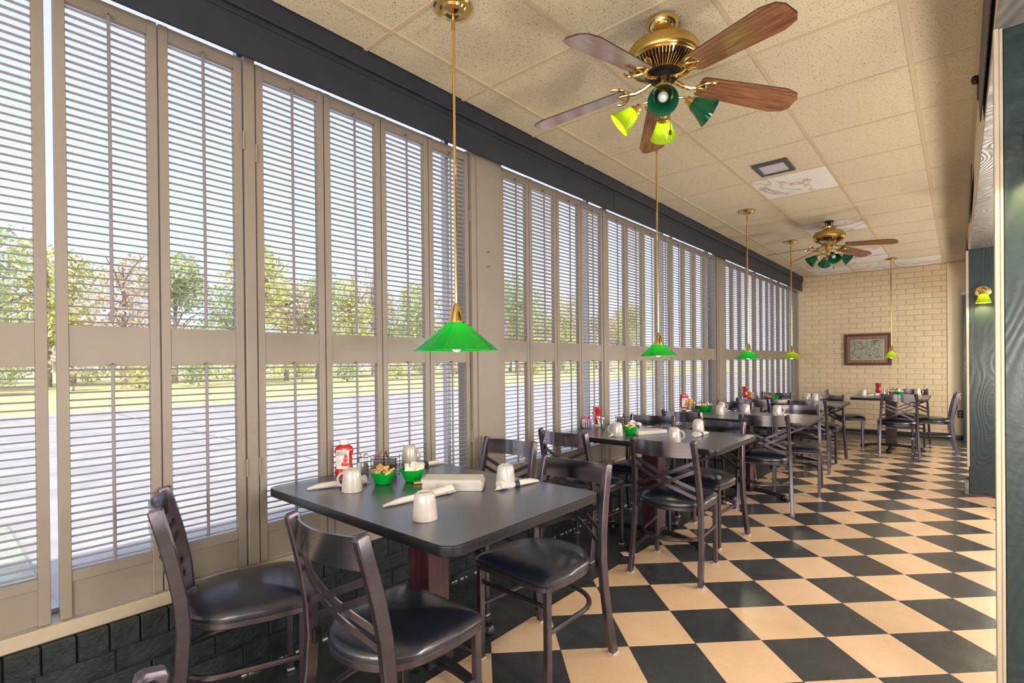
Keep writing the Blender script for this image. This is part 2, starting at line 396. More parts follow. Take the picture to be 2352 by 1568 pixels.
def thing(name, label, cat, loc=(0, 0, 0), rz=0.0, group=None):
    o = bpy.data.objects.new(name, None); COL.objects.link(o); o.empty_display_size = 0.05
    o.location = loc; o.rotation_euler = (0, 0, rz); o['label'] = label; o['category'] = cat
    if group: o['group'] = group
    return o
def tag(o, label, cat, group=None):
    o['label'] = label; o['category'] = cat
    if group: o['group'] = group
    return o
KIDS = {}
def children(o):
    return [c for c in COL.objects if c.parent == o]
def dup(root, loc, rz, label, group=None):
    r = root.copy(); COL.objects.link(r); r.location = loc; r.rotation_euler = (0, 0, rz); r['label'] = label
    if group: r['group'] = group
    if root.name not in KIDS:
        KIDS[root.name] = [(c, children(c)) for c in children(root)]
    for ch, gs in KIDS[root.name]:
        c = ch.copy(); COL.objects.link(c); c.parent = r
        for g in gs:
            d = g.copy(); COL.objects.link(d); d.parent = c
    return r
def struct(o): o['kind'] = 'structure'; return o
def rect(w_, h_): return [(-w_ / 2, -h_ / 2), (w_ / 2, -h_ / 2), (w_ / 2, h_ / 2), (-w_ / 2, h_ / 2)]
def oct_(w_, h_, c):
    a, b = w_ / 2, h_ / 2
    return [(-a + c, -b), (a - c, -b), (a, -b + c), (a, b - c), (a - c, b), (-a + c, b), (-a, b - c), (-a, -b + c)]

H = 2.765      # ceiling
YF = 10.669    # far wall
XR = 2.355     # right header plane

# ------------------------------------------------------------------ setting: floor
fl = struct(MB().box(-0.06, 7.0, -3.2, YF + 0.1, -0.06, -0.004).build('floor', TILEB))
def clip(poly, ax, lim, keep_gt):
    out = []
    for i, p in enumerate(poly):
        q = poly[(i + 1) % len(poly)]
        a = (p[ax] >= lim) if keep_gt else (p[ax] <= lim); b = (q[ax] >= lim) if keep_gt else (q[ax] <= lim)
        if a: out.append(p)
        if a != b:
            t = (lim - p[ax]) / (q[ax] - p[ax]); out.append((p[0] + (q[0] - p[0]) * t, p[1] + (q[1] - p[1]) * t))
    return out
FA = R(44.81); T_ = 0.3048; FO = (1.3645, 2.2751)
ea = (-math.sin(FA), math.cos(FA)); eb = (math.cos(FA), math.sin(FA))
XB, YB = 0.655, 9.6
def tile_mesh(poly, nm, mt):
    m = MB(); m.prism(poly, -0.005, 0.0, c=0.0009); return m.mesh(nm, mt)
_g = 0.0007
full = [(_g, _g), (T_ - _g, _g), (T_ - _g, T_ - _g), (_g, T_ - _g)]
full = [(u * ea[0] + v * eb[0], u * ea[1] + v * eb[1]) for v, u in full]
FULLM = {0: tile_mesh(full, 'tile', TILEK), 1: tile_mesh(full, 'tile', TILET)}
rest = MB(); nt_ = 0
for i in range(-14, 40):
    for j in range(-30, 45):
        ox = FO[0] + T_ * (i * ea[0] + j * eb[0]); oy = FO[1] + T_ * (i * ea[1] + j * eb[1])
        poly = [(ox + a, oy + b) for a, b in full]
        cx = sum(p[0] for p in poly) / 4; cy = sum(p[1] for p in poly) / 4
        if cx < XB - 0.3 or cx > 4.2 or cy < -2.2 or cy > YB + 0.3: continue
        pc = clip(clip(poly, 0, XB, True), 1, YB, False)
        if len(pc) < 3: continue
        par = (i + j) % 2
        vis = cx < 2.5 and cy > 0.75 + max(0, (1.6 - cx)) * 0.2
        if vis and nt_ < 296:
            nt_ += 1
            if pc == poly: link('tile', FULLM[par], fl, loc=(ox, oy, 0))
            else: link('tile', tile_mesh(pc, 'tile', TILET if par else TILEK), fl)
        else:
            rest.prism(pc, -0.005, 0.0, c=0.0009, mi=par)
o = rest.build('tile', [TILEK, TILET], fl); o['kind'] = 'stuff'

# ------------------------------------------------------------------ setting: ceiling
ce = struct(MB().box(-0.1, 2.6, -3.2, YF + 0.1, H + 0.03, H + 0.08).build('ceiling', CTILE))
CLX = [0.118, 0.327, 0.914, 1.501, 2.088, XR]
CLY = [1.427 + 0.642 * k for k in range(-7, 15)] + [YF]
BLE = {(2, 12), (2, 15), (2, 18), (2, 20), (1, 20), (2, 21), (3, 21), (1, 21)}
WT = {(2, 4.6), (2, 6.6), (2, 8.4), (2, 9.2), (1, 9.8), (2, 9.8), (3, 9.8), (1, 10.35), (2, 10.35), (3, 10.35)}
TM = {}
for a in range(5):
    for b in range(len(CLY) - 1):
        x0, x1, y0, y1 = CLX[a], CLX[a + 1], CLY[b], CLY[b + 1]
        wh = any(a == q[0] and y0 <= q[1] + 0.2 < y1 for q in WT)
        key = (round(x1 - x0, 3), round(y1 - y0, 3), wh)
        if key not in TM:
            m = MB(); X, Y = x1 - x0 - 0.006, y1 - y0 - 0.006
            if wh:   # sagging, water damaged tile
                n = 8; vs = []
                for p in range(n + 1):
                    for q in range(n + 1):
                        u, v = p / n, q / n
                        vs.append((0.003 + X * u, 0.003 + Y * v, 0.006 - 0.02 * math.sin(PI * u) * math.sin(PI * v)))
                m.add(vs, [(p * (n + 1) + q, p * (n + 1) + q + 1, (p + 1) * (n + 1) + q + 1, (p + 1) * (n + 1) + q) for p in range(n) for q in range(n)])
                m.box(0.003, 0.003 + X, 0.003, 0.003 + Y, 0.008, 0.02)
            else:
                m.box(0.003, 0.003 + X, 0.003, 0.003 + Y, 0.004, 0.02, c=0.003)
            TM[key] = m.mesh('tile', CTILEW if wh else CTILE, smooth=wh)
        t_ = link('tile', TM[key], ce, loc=(x0, y0, H))
        if wh: t_['label'] = 'bleached water-stained ceiling tile'
for x in CLX[1:-1]:
    MB().box(x - 0.012, x + 0.012, -2.9, YF, H - 0.001, H + 0.03, c=0.001).build('grid_bar', TBAR, ce)
for y in CLY[1:-1]:
    MB().box(CLX[0], XR, y - 0.010, y + 0.010, H + 0.0005, H + 0.028, c=0.001).build('grid_bar', TBAR, ce)
MB().box(XR - 0.022, XR, -2.9, YF, H - 0.001, H + 0.025).build('grid_bar', TBAR, ce)

# ------------------------------------------------------------------ setting: far wall of painted brick
def brick_mesh(L_, hh, d, mt, name='brick'):
    return MB().box(0, L_, -d, 0, 0, hh, c=0.005).mesh(name, mt)
wf = struct(MB().box(-0.15, 2.6, YF + 0.0038, YF + 0.15, 0, H + 0.1).build('wall_far', MORTC))
BH, BL = 0.0872, 0.226
nb = 0; restb = MB(); bm_ = {}
rows = int((H - 0.05) / BH) + 1
for r_ in range(rows):
    z0 = 0.055 + r_ * BH; z1 = min(z0 + BH - 0.0045, H)
    if z1 - z0 < 0.02: continue
    x = 0.03 - (BL / 2 if r_ % 2 else 0)
    while x < 2.13:
        xa, xb = max(x + 0.0025, 0.03), min(x + BL - 0.0025, 2.13)
        if xb - xa > 0.03:
            if nb < 296 and z0 > 0.30:
                key = (round(xb - xa, 3), round(z1 - z0, 3))
                if key not in bm_: bm_[key] = MB().box(0, xb - xa, -0.012, 0.012, 0, z1 - z0, c=0.003).mesh('brick', CREAMB)
                link('brick', bm_[key], wf, loc=(xa, YF + 0.0075 - random.random() * 0.003, z0)); nb += 1
            else:
                restb.box(xa, xb, YF - 0.008, YF + 0.015, z0, z1, c=0.004)
        x += BL
restb.build('brick', CREAMB, wf, kind='stuff')
struct(MB().box(2.13, XR + 0.02, YF - 0.03, YF + 0.02, 0.05, H, c=0.006).build('trim_1', CREAM))
struct(MB().box(0.0, XR, YF - 0.025, YF + 0.01, 0, 0.052, c=0.004).build('baseboard_far', GREENP))
# power outlet
ot = thing('power_outlet', 'small black wall socket plate low on the far wall near the dark green strip', 'outlet', (2.285, YF - 0.031, 0.39))
MB().box(-0.04, 0.04, -0.006, 0.0, -0.06, 0.06, c=0.002).build('plate', OUTL, ot)
for dz in (-0.022, 0.022):
    m = MB().prism([(0.014 * math.cos(a * PI / 4), 0.017 * math.sin(a * PI / 4)) for a in range(8)], 0, 0.003)
    m.build('socket', GREYOUT, ot, loc=(0, -0.006, dz), rot=(R(90), 0, 0))

# ------------------------------------------------------------------ setting: window wall
wl = struct(MB().box(-0.13, 0.0415, -3.2, YF + 0.1, -0.3, 0.368).build('wall_left', MORTD))
wl['label'] = 'low dark green painted brick wall under the shutters'
n = 0; rb = MB(); cm = None
# top course of rowlock bricks with a ledge, then stretcher courses
m1 = MB().box(0, 0.050, 0, 0.0835, 0, 0.088, c=0.003).mesh('brick', DKBR)
m2 = MB().box(0, 0.030, 0, 0.205, 0, 0.0795, c=0.003).mesh('brick', DKBR)
y = -0.62
while y < YF - 0.05:
    if n < 296 and y < 6.2: link('brick', m1, wl, loc=(0.010 + random.random() * 0.003, y, 0.287)); n += 1
    else: rb.box(0.010, 0.061, y, y + 0.0835, 0.287, 0.375, c=0.004)
    y += 0.0876
for r_ in range(4):
    z0 = 0.287 - (r_ + 1) * 0.0835 + 0.003
    y = -0.6 + (0.105 if r_ % 2 else 0)
    while y < YF - 0.05:
        if n < 296 and y < 6.2 and y > -0.1: link('brick', m2, wl, loc=(0.016 + random.random() * 0.005, y, z0)); n += 1
        else: rb.box(0.016, 0.048, y, min(y + 0.202, YF), z0, z0 + 0.0765, c=0.0035)
        y += 0.210
rb.build('brick', DKBR, wl, kind='stuff')
# peeling white caulk where the wall meets the floor
m = MB()
y = 0.5
while y < 5.0:
    l_ = 0.01 + random.random() * 0.05
    if random.random() < 0.6: m.box(0.046, 0.052 + random.random() * 0.003, y, y + l_ * 0.8, -0.003, 0.002 + random.random() * 0.004)
    y += l_ + random.random() * 0.03
m.build('peeling_caulk', LABW, wl, kind='stuff')
struct(MB().box(-0.08, 0.034, -3.2, YF, 0.376, 0.424, c=0.004).build('trim_2', SILL))
# header board above the shutters
hd = struct(MB().box(0.082, 0.102, -3.2, YF, 2.510, 2.685, c=0.003).build('trim_3', NAVY))
hd['label'] = 'slate blue header board running above the shutters'
MB().box(0.080, 0.118, -3.2, YF, 2.684, H + 0.02, c=0.004).build('upper_board', NAVY, hd)
MB().box(0.101, 0.106, -3.2, YF, 2.655, 2.662).build('bead', NAVY, hd)
for yy in (-1.0, 3.81, 8.05):
    MB().box(0.1015, 0.1035, yy, yy + 0.01, 2.512, 2.684).build('board_joint', BLACKM, hd)
struct(MB().box(-0.14, -0.10, -3.2, YF + 0.1, 2.73, 3.0).build('wall_left_top', ROOMW))
struct(MB().box(-0.13, 0.1, -3.2, YF + 0.1, 2.79, 2.84).build('trim_4', ROOMW))

# windows behind the shutters
bays = [(-0.36, 2.30), (2.42, 6.55), (6.62, YF)]
for k, (y0, y1) in enumerate(bays):
    wn = struct(MB().box(-0.098, -0.094, y0, y1, 0.42, 2.72).build('window_%d' % (k + 1), GLASS))
    fm = MB()
    fm.box(-0.115, -0.080, y0, y1, 0.40, 0.44); fm.box(-0.115, -0.080, y0, y1, 2.71, 2.75)
    fm.build('window_frame', ALU, wn)
    for ym in {0: (-0.33, 0.93, 2.12), 1: (2.55, 3.69, 5.14, 6.42), 2: (6.7, 8.05, 9.36, 10.64)}[k]:
        MB().box(-0.118, -0.078, ym - 0.014, ym + 0.014, 0.42, 2.72, c=0.002).build('mullion', ALU, wn)
struct(MB().box(-0.10, 0.0, -0.46, -0.04, 0.42, 2.73, c=0.003).build('trim_16', BEIGE))
wn = struct(MB().box(-0.098, -0.094, -3.2, -0.46, 0.42, 2.72).build('window_4', GLASS))
for ym in (-3.15, -2.25, -1.38, -0.49):
    MB().box(-0.118, -0.078, ym - 0.02, ym + 0.02, 0.42, 2.72, c=0.002).build('mullion', ALU, wn)

# posts and pilasters between the shutter groups
def post(k, y0, y1, x1=0.02, x0=-0.03):
    p = struct(MB().box(x0, x1, y0, y1, 0.424, 2.553 if x1 < 0.03 else 2.56, c=0.003).build('trim_%d' % k, BEIGE))
    return p
post(5, 0.905, 0.950)
pl = post(6, 2.215, 2.492, 0.035, -0.10)
MB().box(0.032, 0.043, 2.255, 2.452, 0.426, 2.556, c=0.002).build('face_board', BEIGE, pl)
post(7, 3.776, 3.830); post(8, 5.134, 5.152)
pl = post(9, 6.428, 6.738, 0.035, -0.10)
MB().box(0.032, 0.043, 6.465, 6.70, 0.426, 2.556, c=0.002).build('face_board', BEIGE, pl)
post(10, 8.035, 8.072); post(11, 9.366, 9.398)
# nails on the wide pilaster
for zz, yy in ((1.95, 2.34), (1.86, 2.34)):
    nl = tag(MB().tube([(0.043, yy, zz), (0.062, yy + 0.006, zz + 0.004)], 0.0022, 6).build('nail', BLACKM), 'bent nail in the wide beige pilaster, %s of two' % ('upper' if zz > 1.9 else 'lower'), 'nail')

# ------------------------------------------------------------------ shutters
ZB, ZT = 0.426, 2.539
OP = [(0.580, 1.2659), (1.4055, 2.486)]
def slatprof(wd, th, tilt):
    pr = [(-wd / 2, 0), (-wd * 0.3, -th / 2), (wd * 0.3, -th / 2), (wd / 2, 0), (wd * 0.3, th / 2), (-wd * 0.3, th / 2)]
    c, s_ = math.cos(tilt), math.sin(tilt)
    return [(a * c - b * s_, a * s_ + b * c) for a, b in pr]
ORD = ['first', 'second', 'third', 'fourth', 'fifth', 'sixth', 'seventh', 'eighth', 'ninth', 'tenth', 'eleventh', 'twelfth']
def shutter(y0, y1, label, tilt=(0, 0), fine=True, odd=0):
    sh = thing('shutter_panel', label, 'shutter', (0, y0, 0), 0, 'louvered shutters along the window wall')
    W = y1 - y0; g = 0.0015; sw = 0.032
    for a, b in ((g, sw), (W - sw, W - g)):
        MB().box(-0.015, 0.015, a, b, ZB, ZT, c=0.0015).build('stile', BEIGE, sh)
    MB().box(-0.012, 0.012, sw, W - sw, OP[1][1], ZT - 0.001, c=0.001).build('top_rail', BEIGE, sh)
    MB().box(-0.012, 0.012, sw, W - sw, OP[0][1], OP[1][0], c=0.001).build('mid_rail', BEIGE, sh)
    MB().box(-0.012, 0.012, sw, W - sw, OP[0][0] - 0.035, OP[0][0], c=0.001).build('bottom_rail', BEIGE, sh)
    MB().box(-0.006, 0.006, sw, W - sw, ZB + 0.003, OP[0][0] - 0.034).build('kick_panel', BEIGE, sh)
    rods = MB()
    for q, (za, zb) in enumerate(OP):
        nn = round((zb - za) / 0.0256); st = (zb - za) / nn
        t = tilt[q]
        if fine:
            pm = MB(); pm.sweep([(0, sw + 0.001, 0), (0, W - sw - 0.001, 0)], slatprof(0.0225, 0.0050, t)); me = pm.mesh('slat', SLAT)
            for s_ in range(nn):
                rot = None
                o = link('slat', me, sh, loc=(0, 0, za + st * (s_ + 0.5)))
                o.rotation_euler = (0, (random.random() - 0.5) * R(5), 0)
                if odd and q == 1 and s_ < 8: o.rotation_euler = (0, R(48 + 3 * s_), 0)
        else:
            pm = MB()
            for s_ in range(nn):
                z = za + st * (s_ + 0.5); pm.sweep([(0, sw + 0.001, z), (0, W - sw - 0.001, z)], slatprof(0.0225, 0.0050, t))
            pm.build('slats', SLAT, sh, kind='stuff')
        MB().box(0.020, 0.028, W / 2 - 0.005, W / 2 + 0.005, za + 0.012, zb + (0.006 if q == 0 else 0.004), c=0.0015).build('tilt_rod', RODM, sh)
        MB().tube([(0.012, W / 2, zb + 0.005), (0.024, W / 2, zb + 0.007)], 0.003, 6).build('rod_pin', BLACKM, sh)
    return sh
shutter(-0.030, 0.286, 'louvered shutter cut by the left edge, beside the bright gap', (R(5), R(-8)))
A1 = [(0.306, 0.600), (0.602, 0.900)]
for k, (a, b) in enumerate(A1):
    shutter(a, b, 'wide louvered shutter, %s right of the bright vertical gap' % ORD[k], (R(5), R(-8)))
A2 = [(0.953, 1.264), (1.266, 1.580), (1.582, 1.896), (1.898, 2.212)]
for k, (a, b) in enumerate(A2):
    shutter(a, b, 'louvered shutter behind the nearest table, %s left of the wide pilaster' % ['fourth', 'third', 'second', 'first'][k], (R(5), R([-7, -5, 0, 8][k])))
B = [2.496, 2.794, 3.118, 3.440, 3.773, 3.833, 4.180, 4.512, 4.826, 5.132, 5.154, 5.462, 5.768, 6.086, 6.426]
BI = [0, 1, 2, 3, 5, 6, 7, 8, 10, 11, 12, 13]
for k, i in enumerate(BI):
    lab = '%s louvered shutter right of the wide pilaster, middle bay' % ORD[k]
    if k == 5: lab = 'sixth louvered shutter of the middle bay, with a few slats shut above the mid rail'
    shutter(B[i] + 0.001, B[i + 1] - 0.001, lab, (R([6, 8, 5, 4, 5, 3, 7, 6, 5, 6, 4, 6][k]), R([20, 22, 6, 22, 5, 20, 4, 18, 6, 16, 12, 18][k])), True, odd=(k == 5))
C0 = [6.742 + 0.3225 * k for k in range(4)] + [8.075 + 0.3225 * k for k in range(4)] + [9.401 + 0.316 * k for k in range(4)]
for k, y in enumerate(C0):
    shutter(y, y + (0.321 if k < 8 else 0.314), '%s narrow-looking louvered shutter of the far bay before the brick wall' % ORD[k], (R(6), R([8, 14, 10, 4, 12, 6, 9, 12, 8, 14, 6, 10][k])), False)
# hinges on posts
def hinge(y, z, lab):
    h_ = MB().tube([(0.022, y, z), (0.022, y, z + 0.075)], 0.0045, 8); h_.box(0.015, 0.0175, y - 0.012, y + 0.012, z + 0.004, z + 0.071)
    tag(h_.build('hinge', BEIGE), lab, 'hinge')
hinge(0.902, 2.16, 'painted hinge high on the left of the narrow post')
hinge(0.952, 2.12, 'painted hinge high on the right of the narrow post')
hinge(0.902, 0.80, 'painted hinge low on the left of the narrow post')
hinge(0.952, 0.80, 'painted hinge low on the right of the narrow post')
hinge(2.213, 2.12, 'painted hinge high on the left of the wide pilaster')
hinge(2.494, 2.12, 'painted hinge high on the right of the wide pilaster')
hinge(2.213, 0.78, 'painted hinge low on the left of the wide pilaster')

# ------------------------------------------------------------------ setting: right side openings
SZ = 2.262
wr = struct(MB().box(XR, XR + 0.20, -3.2, YF + 0.1, SZ + 0.02, H + 0.1, c=0.003).build('wall_right', CREAM))
wr['label'] = 'cream painted header wall over the openings to the other room'
struct(MB().box(XR - 0.003, 3.0, -3.2, YF, SZ, SZ + 0.019).build('trim_12', GREYP))
def pillar(k, y0, y1, x1, lab, left=0.0):
    p = struct(MB().box(XR + 0.012 - left, x1, y0, y1, 0, SZ, c=0.003).build('trim_%d' % k, GREENP)); p['label'] = lab; return p
pf = pillar(13, 6.36, 6.62, 2.62, 'dark green plywood pillar carrying the wall lamp', 0.034)
MB().box(2.318, 2.336, 6.352, 6.64, 0.26, SZ - 0.01, c=0.002).build('corner_strip', SILL, pf)
MB().box(2.300, 2.330, 6.345, 6.66, 0, 0.13, c=0.003).build('base_block', GREYP, pf)
MB().box(2.325, 2.62, 6.345, 6.36, 0, 0.012).build('base_strip', FRAMEW, pf)
pe = pillar(14, 10.38, YF, 2.62, 'dark green end pillar against the far wall', 0.052)
MB().box(2.29, 2.62, 10.35, 10.40, SZ - 0.05, SZ - 0.001, c=0.003).build('capital', GREYP, pe)
pn = pillar(15, 2.17, 2.42, 3.05, 'near dark green plywood pillar at the right edge', 0.0)
MB().box(2.346, 2.358, 2.150, 2.19, 0.0, SZ - 0.001, c=0.002).build('corner_trim', SILL, pn)
MB().box(2.3585, 2.367, 2.156, 2.172, 0.0, SZ - 0.001, c=0.002).build('corner_trim', SILL, pn)
MB().box(2.345, 2.42, 2.12, 2.44, 0.0, 0.12, c=0.003).build('base_block', GREYP, pn)
# the other dining room, closed so daylight comes only from its windows
struct(MB().box(7.0, 7.1, -3.3, YF + 0.2, -0.1, 3.0).build('wall_right_outer', ROOMW))
struct(MB().box(2.55, 7.1, YF, YF + 0.15, -0.1, 3.0).build('wall_far_outer', ROOMW))
struct(MB().box(-0.13, 7.1, -3.3, -3.2, -0.1, 3.0).build('wall_back', ROOMW))
struct(MB().box(2.5, 7.1, -3.3, YF + 0.2, H + 0.01, H + 0.06).build('ceiling_other_room', CTILE))
struct(MB().box(-0.6, 7.3, -3.5, YF + 0.4, 3.0, 3.12).build('roof', ROOMW))

# saws on the header wall
def saw(pts, lab, knob=None):
    s_ = thing('crosscut_saw', lab, 'saw', (XR - 0.012, 0, 0), 0, 'old saws on the header wall')
    T = Matrix(((0, 0, 1, 0), (1, 0, 0, 0), (0, 1, 0, 0), (0, 0, 0, 1)))
    MB().prism(pts, -0.002, 0.002, T=T).build('blade', SAW, s_)
    if knob:
        MB().tube([(0, knob[0], knob[1] - 0.10), (0, knob[0], knob[1] + 0.0)], 0.008, 8).build('handle', BLACKM, s_)
        MB().lathe([(0.0, -0.02), (0.014, -0.016), (0.019, 0.0), (0.014, 0.018), (0.0, 0.022)], 12).build('knob', BLACKM, s_, smooth=True, loc=(-0.012, knob[0], knob[1]))
def teeth(y0, y1, z0, z1, n_):
    out = []
    for i in range(n_):
        t = i / n_; y = y0 + (y1 - y0) * t; z = z0 + (z1 - z0) * t + 0.03 * math.sin(PI * t) * -1
        out += [(y, z), (y + (y1 - y0) / n_ * 0.5, z - 0.012)]
    return out
saw([(1.5, 2.67), (2.5, 2.665), (3.36, 2.60), (3.37, 2.52), (3.22, 2.35)] + teeth(3.15, 1.5, 2.34, 2.45, 30), 'long rusted saw with dark knob, nearest on the cream header wall', (3.35, 2.60))
saw([(5.1, 2.69), (5.6, 2.70), (6.45, 2.66), (6.5, 2.60)] + teeth(6.42, 5.1, 2.52, 2.55, 24), 'rusted saw in the middle of the cream header wall')
saw([(8.2, 2.70), (9.0, 2.71), (9.9, 2.67), (9.95, 2.60)] + teeth(9.85, 8.2, 2.48, 2.52, 24), 'rusted saw farthest along the cream header wall')

# ------------------------------------------------------------------ chairs
def seat_outline(n=40, ex=0.0):
    pts = []
    W, F, r = 0.205 + ex, 0.21 + ex, 0.035
    for k in range(5):      # front right corner
        a = R(90 - 22.5 * k); pts.append((W - r + r * math.cos(a), F - r + r * math.sin(a)))
    for k in range(1, 4):
        t = k / 4; pts.append((W + 0.006 * math.sin(PI * t) , (F - r) * (1 - t) + (-0.02) * t))
    for k in range(0, 17):
        a = -PI * k / 16; pts.append(((W) * math.cos(a), -0.02 + (0.185 + ex) * math.sin(a)))
    for k in range(3, 0, -1):
        t = k / 4; pts.append((-W - 0.006 * math.sin(PI * t), (F - r) * (1 - t) + (-0.02) * t))
    for k in range(5):
        a = R(180 - 22.5 * k); pts.append((-W + r + r * math.cos(a), F - r + r * math.sin(a)))
    return pts
def make_chair(label):
    t = thing('dining_chair', label, 'chair', (0, 0, 0), 0, 'metal cross-back dining chairs')
    ol = seat_outline()
    m = MB(); n = len(ol)
    rings = [(0.03, 0.478), (0.25, 0.4765), (0.5, 0.472), (0.72, 0.464), (0.87, 0.455), (0.96, 0.445), (1.0, 0.432), (0.995, 0.421), (0.95, 0.414)]
    vs = []
    for s_, z in rings: vs += [(x * s_, y * s_ + 0.0, z) for x, y in ol]
    fs = [tuple(range(n))[::-1]]
    for j in range(len(rings) - 1):
        for i in range(n):
            k = (i + 1) % n; fs.append((j * n + i, (j + 1) * n + i, (j + 1) * n + k, j * n + k))
    fs.append(tuple((len(rings) - 1) * n + i for i in range(n)))
    fs[0] = fs[0][::-1]; fs[-1] = fs[-1][::-1]
    m.add(vs, fs); bmn = m.mesh('seat', VINYL, smooth=True)
    bb = bmesh.new(); bb.from_mesh(bmn); bmesh.ops.recalc_face_normals(bb, faces=bb.faces); bb.to_mesh(bmn); bb.free()
    link('seat', bmn, t)
    # seat frame ring
    o2 = [(x * 0.945, y * 0.945, 0.405) for x, y in ol]
    MB().sweep(o2, oct_(0.016, 0.024, 0.004), closed=True).build('seat_frame', GUN, t, smooth=True)
    for sx in (-1, 1):
        fl_ = MB().sweep([(sx * 0.185, 0.178, 0.008), (sx * 0.185, 0.178, 0.413)], oct_(0.026, 0.028, 0.004), up=(0, 1, 0)).build('leg', GUN, t)
        MB().box(sx * 0.185 - 0.014, sx * 0.185 + 0.014, 0.164, 0.192, 0.0, 0.009).build('glide', GLIDE, fl_)
        pth = [(0.205, -0.238, 0.008), (0.201, -0.205, 0.16), (0.197, -0.185, 0.30), (0.193, -0.178, 0.42), (0.189, -0.186, 0.52), (0.184, -0.205, 0.63), (0.179, -0.232, 0.74), (0.176, -0.250, 0.808), (0.1758, -0.2515, 0.815)]
        pth = [(sx * a, b, c) for a, b, c in pth]
        rl = MB().sweep(pth, oct_(0.027, 0.042, 0.004), up=(0, 1, 0), scale=[1] * 8 + [0.72]).build('leg', GUN, t, smooth=True)
        MB().box(sx * 0.205 - 0.015, sx * 0.205 + 0.015, -0.260, -0.216, 0.0, 0.009).build('glide', GLIDE, rl)
    # curved back plates: bowed backward between the posts
    def strip(za, zb, hgt, bow, th, x0=-0.172, x1=0.172, mt=GUN, name='cross_bar', off=0.0):
        p = []; nn = 12
        for k in range(nn + 1):
            q = k / nn; x = x0 + (x1 - x0) * q; z = za + (zb - za) * q
            yb = -0.186 - 0.062 * max(0, (z - 0.50)) / 0.30
            p.append((x, yb - bow * math.sin(PI * q) + off, z))
        return MB().sweep(p, rect(th, hgt)).build(name, mt, t, smooth=True)
    strip(0.762, 0.762, 0.088, 0.040, 0.007, mt=GUNL, name='top_rail')
    strip(0.690, 0.530, 0.020, 0.034, 0.006, off=0.004); strip(0.640, 0.480, 0.020, 0.034, 0.006, off=0.004)
    strip(0.530, 0.690, 0.020, 0.034, 0.006, off=-0.004); strip(0.480, 0.640, 0.020, 0.034, 0.006, off=-0.004)
    # D shaped stretcher hoop
    p = [(0.185, 0.165, 0.235)]
    for k in range(0, 13):
        a = -PI * k / 12; p.append((0.176 * math.cos(a), -0.055 + 0.165 * math.sin(a), 0.235))
    p.append((-0.185, 0.165, 0.235))
    MB().sweep(p, oct_(0.020, 0.020, 0.006)).build('stretcher', GUN, t, smooth=True)
    MB().sweep([(-0.18, 0.172, 0.330), (0.18, 0.172, 0.330)], oct_(0.012, 0.018, 0.003)).build('front_stretcher', GUN, t)
    for sx in (-1, 1):
        MB().box(sx * 0.180 - 0.010, sx * 0.180 + 0.010, -0.185, -0.160, 0.385, 0.430, c=0.003).build('rubber_bumper', BLACKM, t)
    return t
# back-rail mid points, rotation (0 = faces away along the windows, 180 = faces back)
CH = [
 (0.190, 0.548, -19, 'black-seated metal chair angled at the near side of the nearest table, window end'),
 (0.900, 0.755, 2, 'black-seated metal chair in front, near side of the nearest table, aisle end'),
 (0.918, 1.992, 177, 'metal chair on the far side of the nearest table, aisle end'),
 (0.265, 2.283, 182, 'metal chair on the far side of the nearest table, by the wide pilaster'),
 (0.298, 2.767, -1, 'metal chair on the near side of the second table, window end'),
 (0.970, 2.810, 6, 'metal chair on the near side of the second table, aisle end'),
 (0.900, 3.960, 174, 'metal chair on the far side of the second table, aisle end'),
 (0.330, 4.020, 186, 'metal chair on the far side of the second table, window end'),
 (0.375, 4.500, -6, 'metal chair on the near side of the third table, window end'),
 (1.040, 4.590, 12, 'metal chair on the near side of the third table, aisle end'),
 (1.043, 5.760, 190, 'metal chair on the far side of the third table, aisle end'),
 (0.422, 5.830, 176, 'metal chair on the far side of the third table, window end'),
 (0.440, 6.400, -6, 'metal chair on the near side of the fourth table, window end'),
 (0.985, 6.480, 5, 'metal chair on the near side of the fourth table, aisle end'),
 (0.991, 7.650, 176, 'metal chair on the far side of the fourth table, aisle end'),
 (0.36, 7.80, 182, 'metal chair on the far side of the fourth table, in the corner by the shutters'),
 (0.800, 8.780, -82, 'metal chair at the left end of the farthest table, facing the aisle'),
 (1.690, 8.190, 10, 'metal chair on the near side of the farthest table, back to the camera'),
 (2.250, 9.000, 94, 'metal chair at the right end of the farthest table, seen side on'),
 (1.740, 9.700, 176, 'metal chair behind the farthest table, against the brick wall'),
 (1.530, 0.225, 180, 'metal chair mostly out of frame, one post top showing at lower left'),
]
c0 = None
for k, (bx, by, rz, lab) in enumerate(CH):
    a = R(rz); d = 0.248
    ox, oy = bx + d * -math.sin(a), by + d * math.cos(a)
    if c0 is None:
        c0 = make_chair(lab); c0.location = (ox, oy, 0); c0.rotation_euler = (0, 0, a)
    else:
        dup(c0, (ox, oy, 0), a, lab)

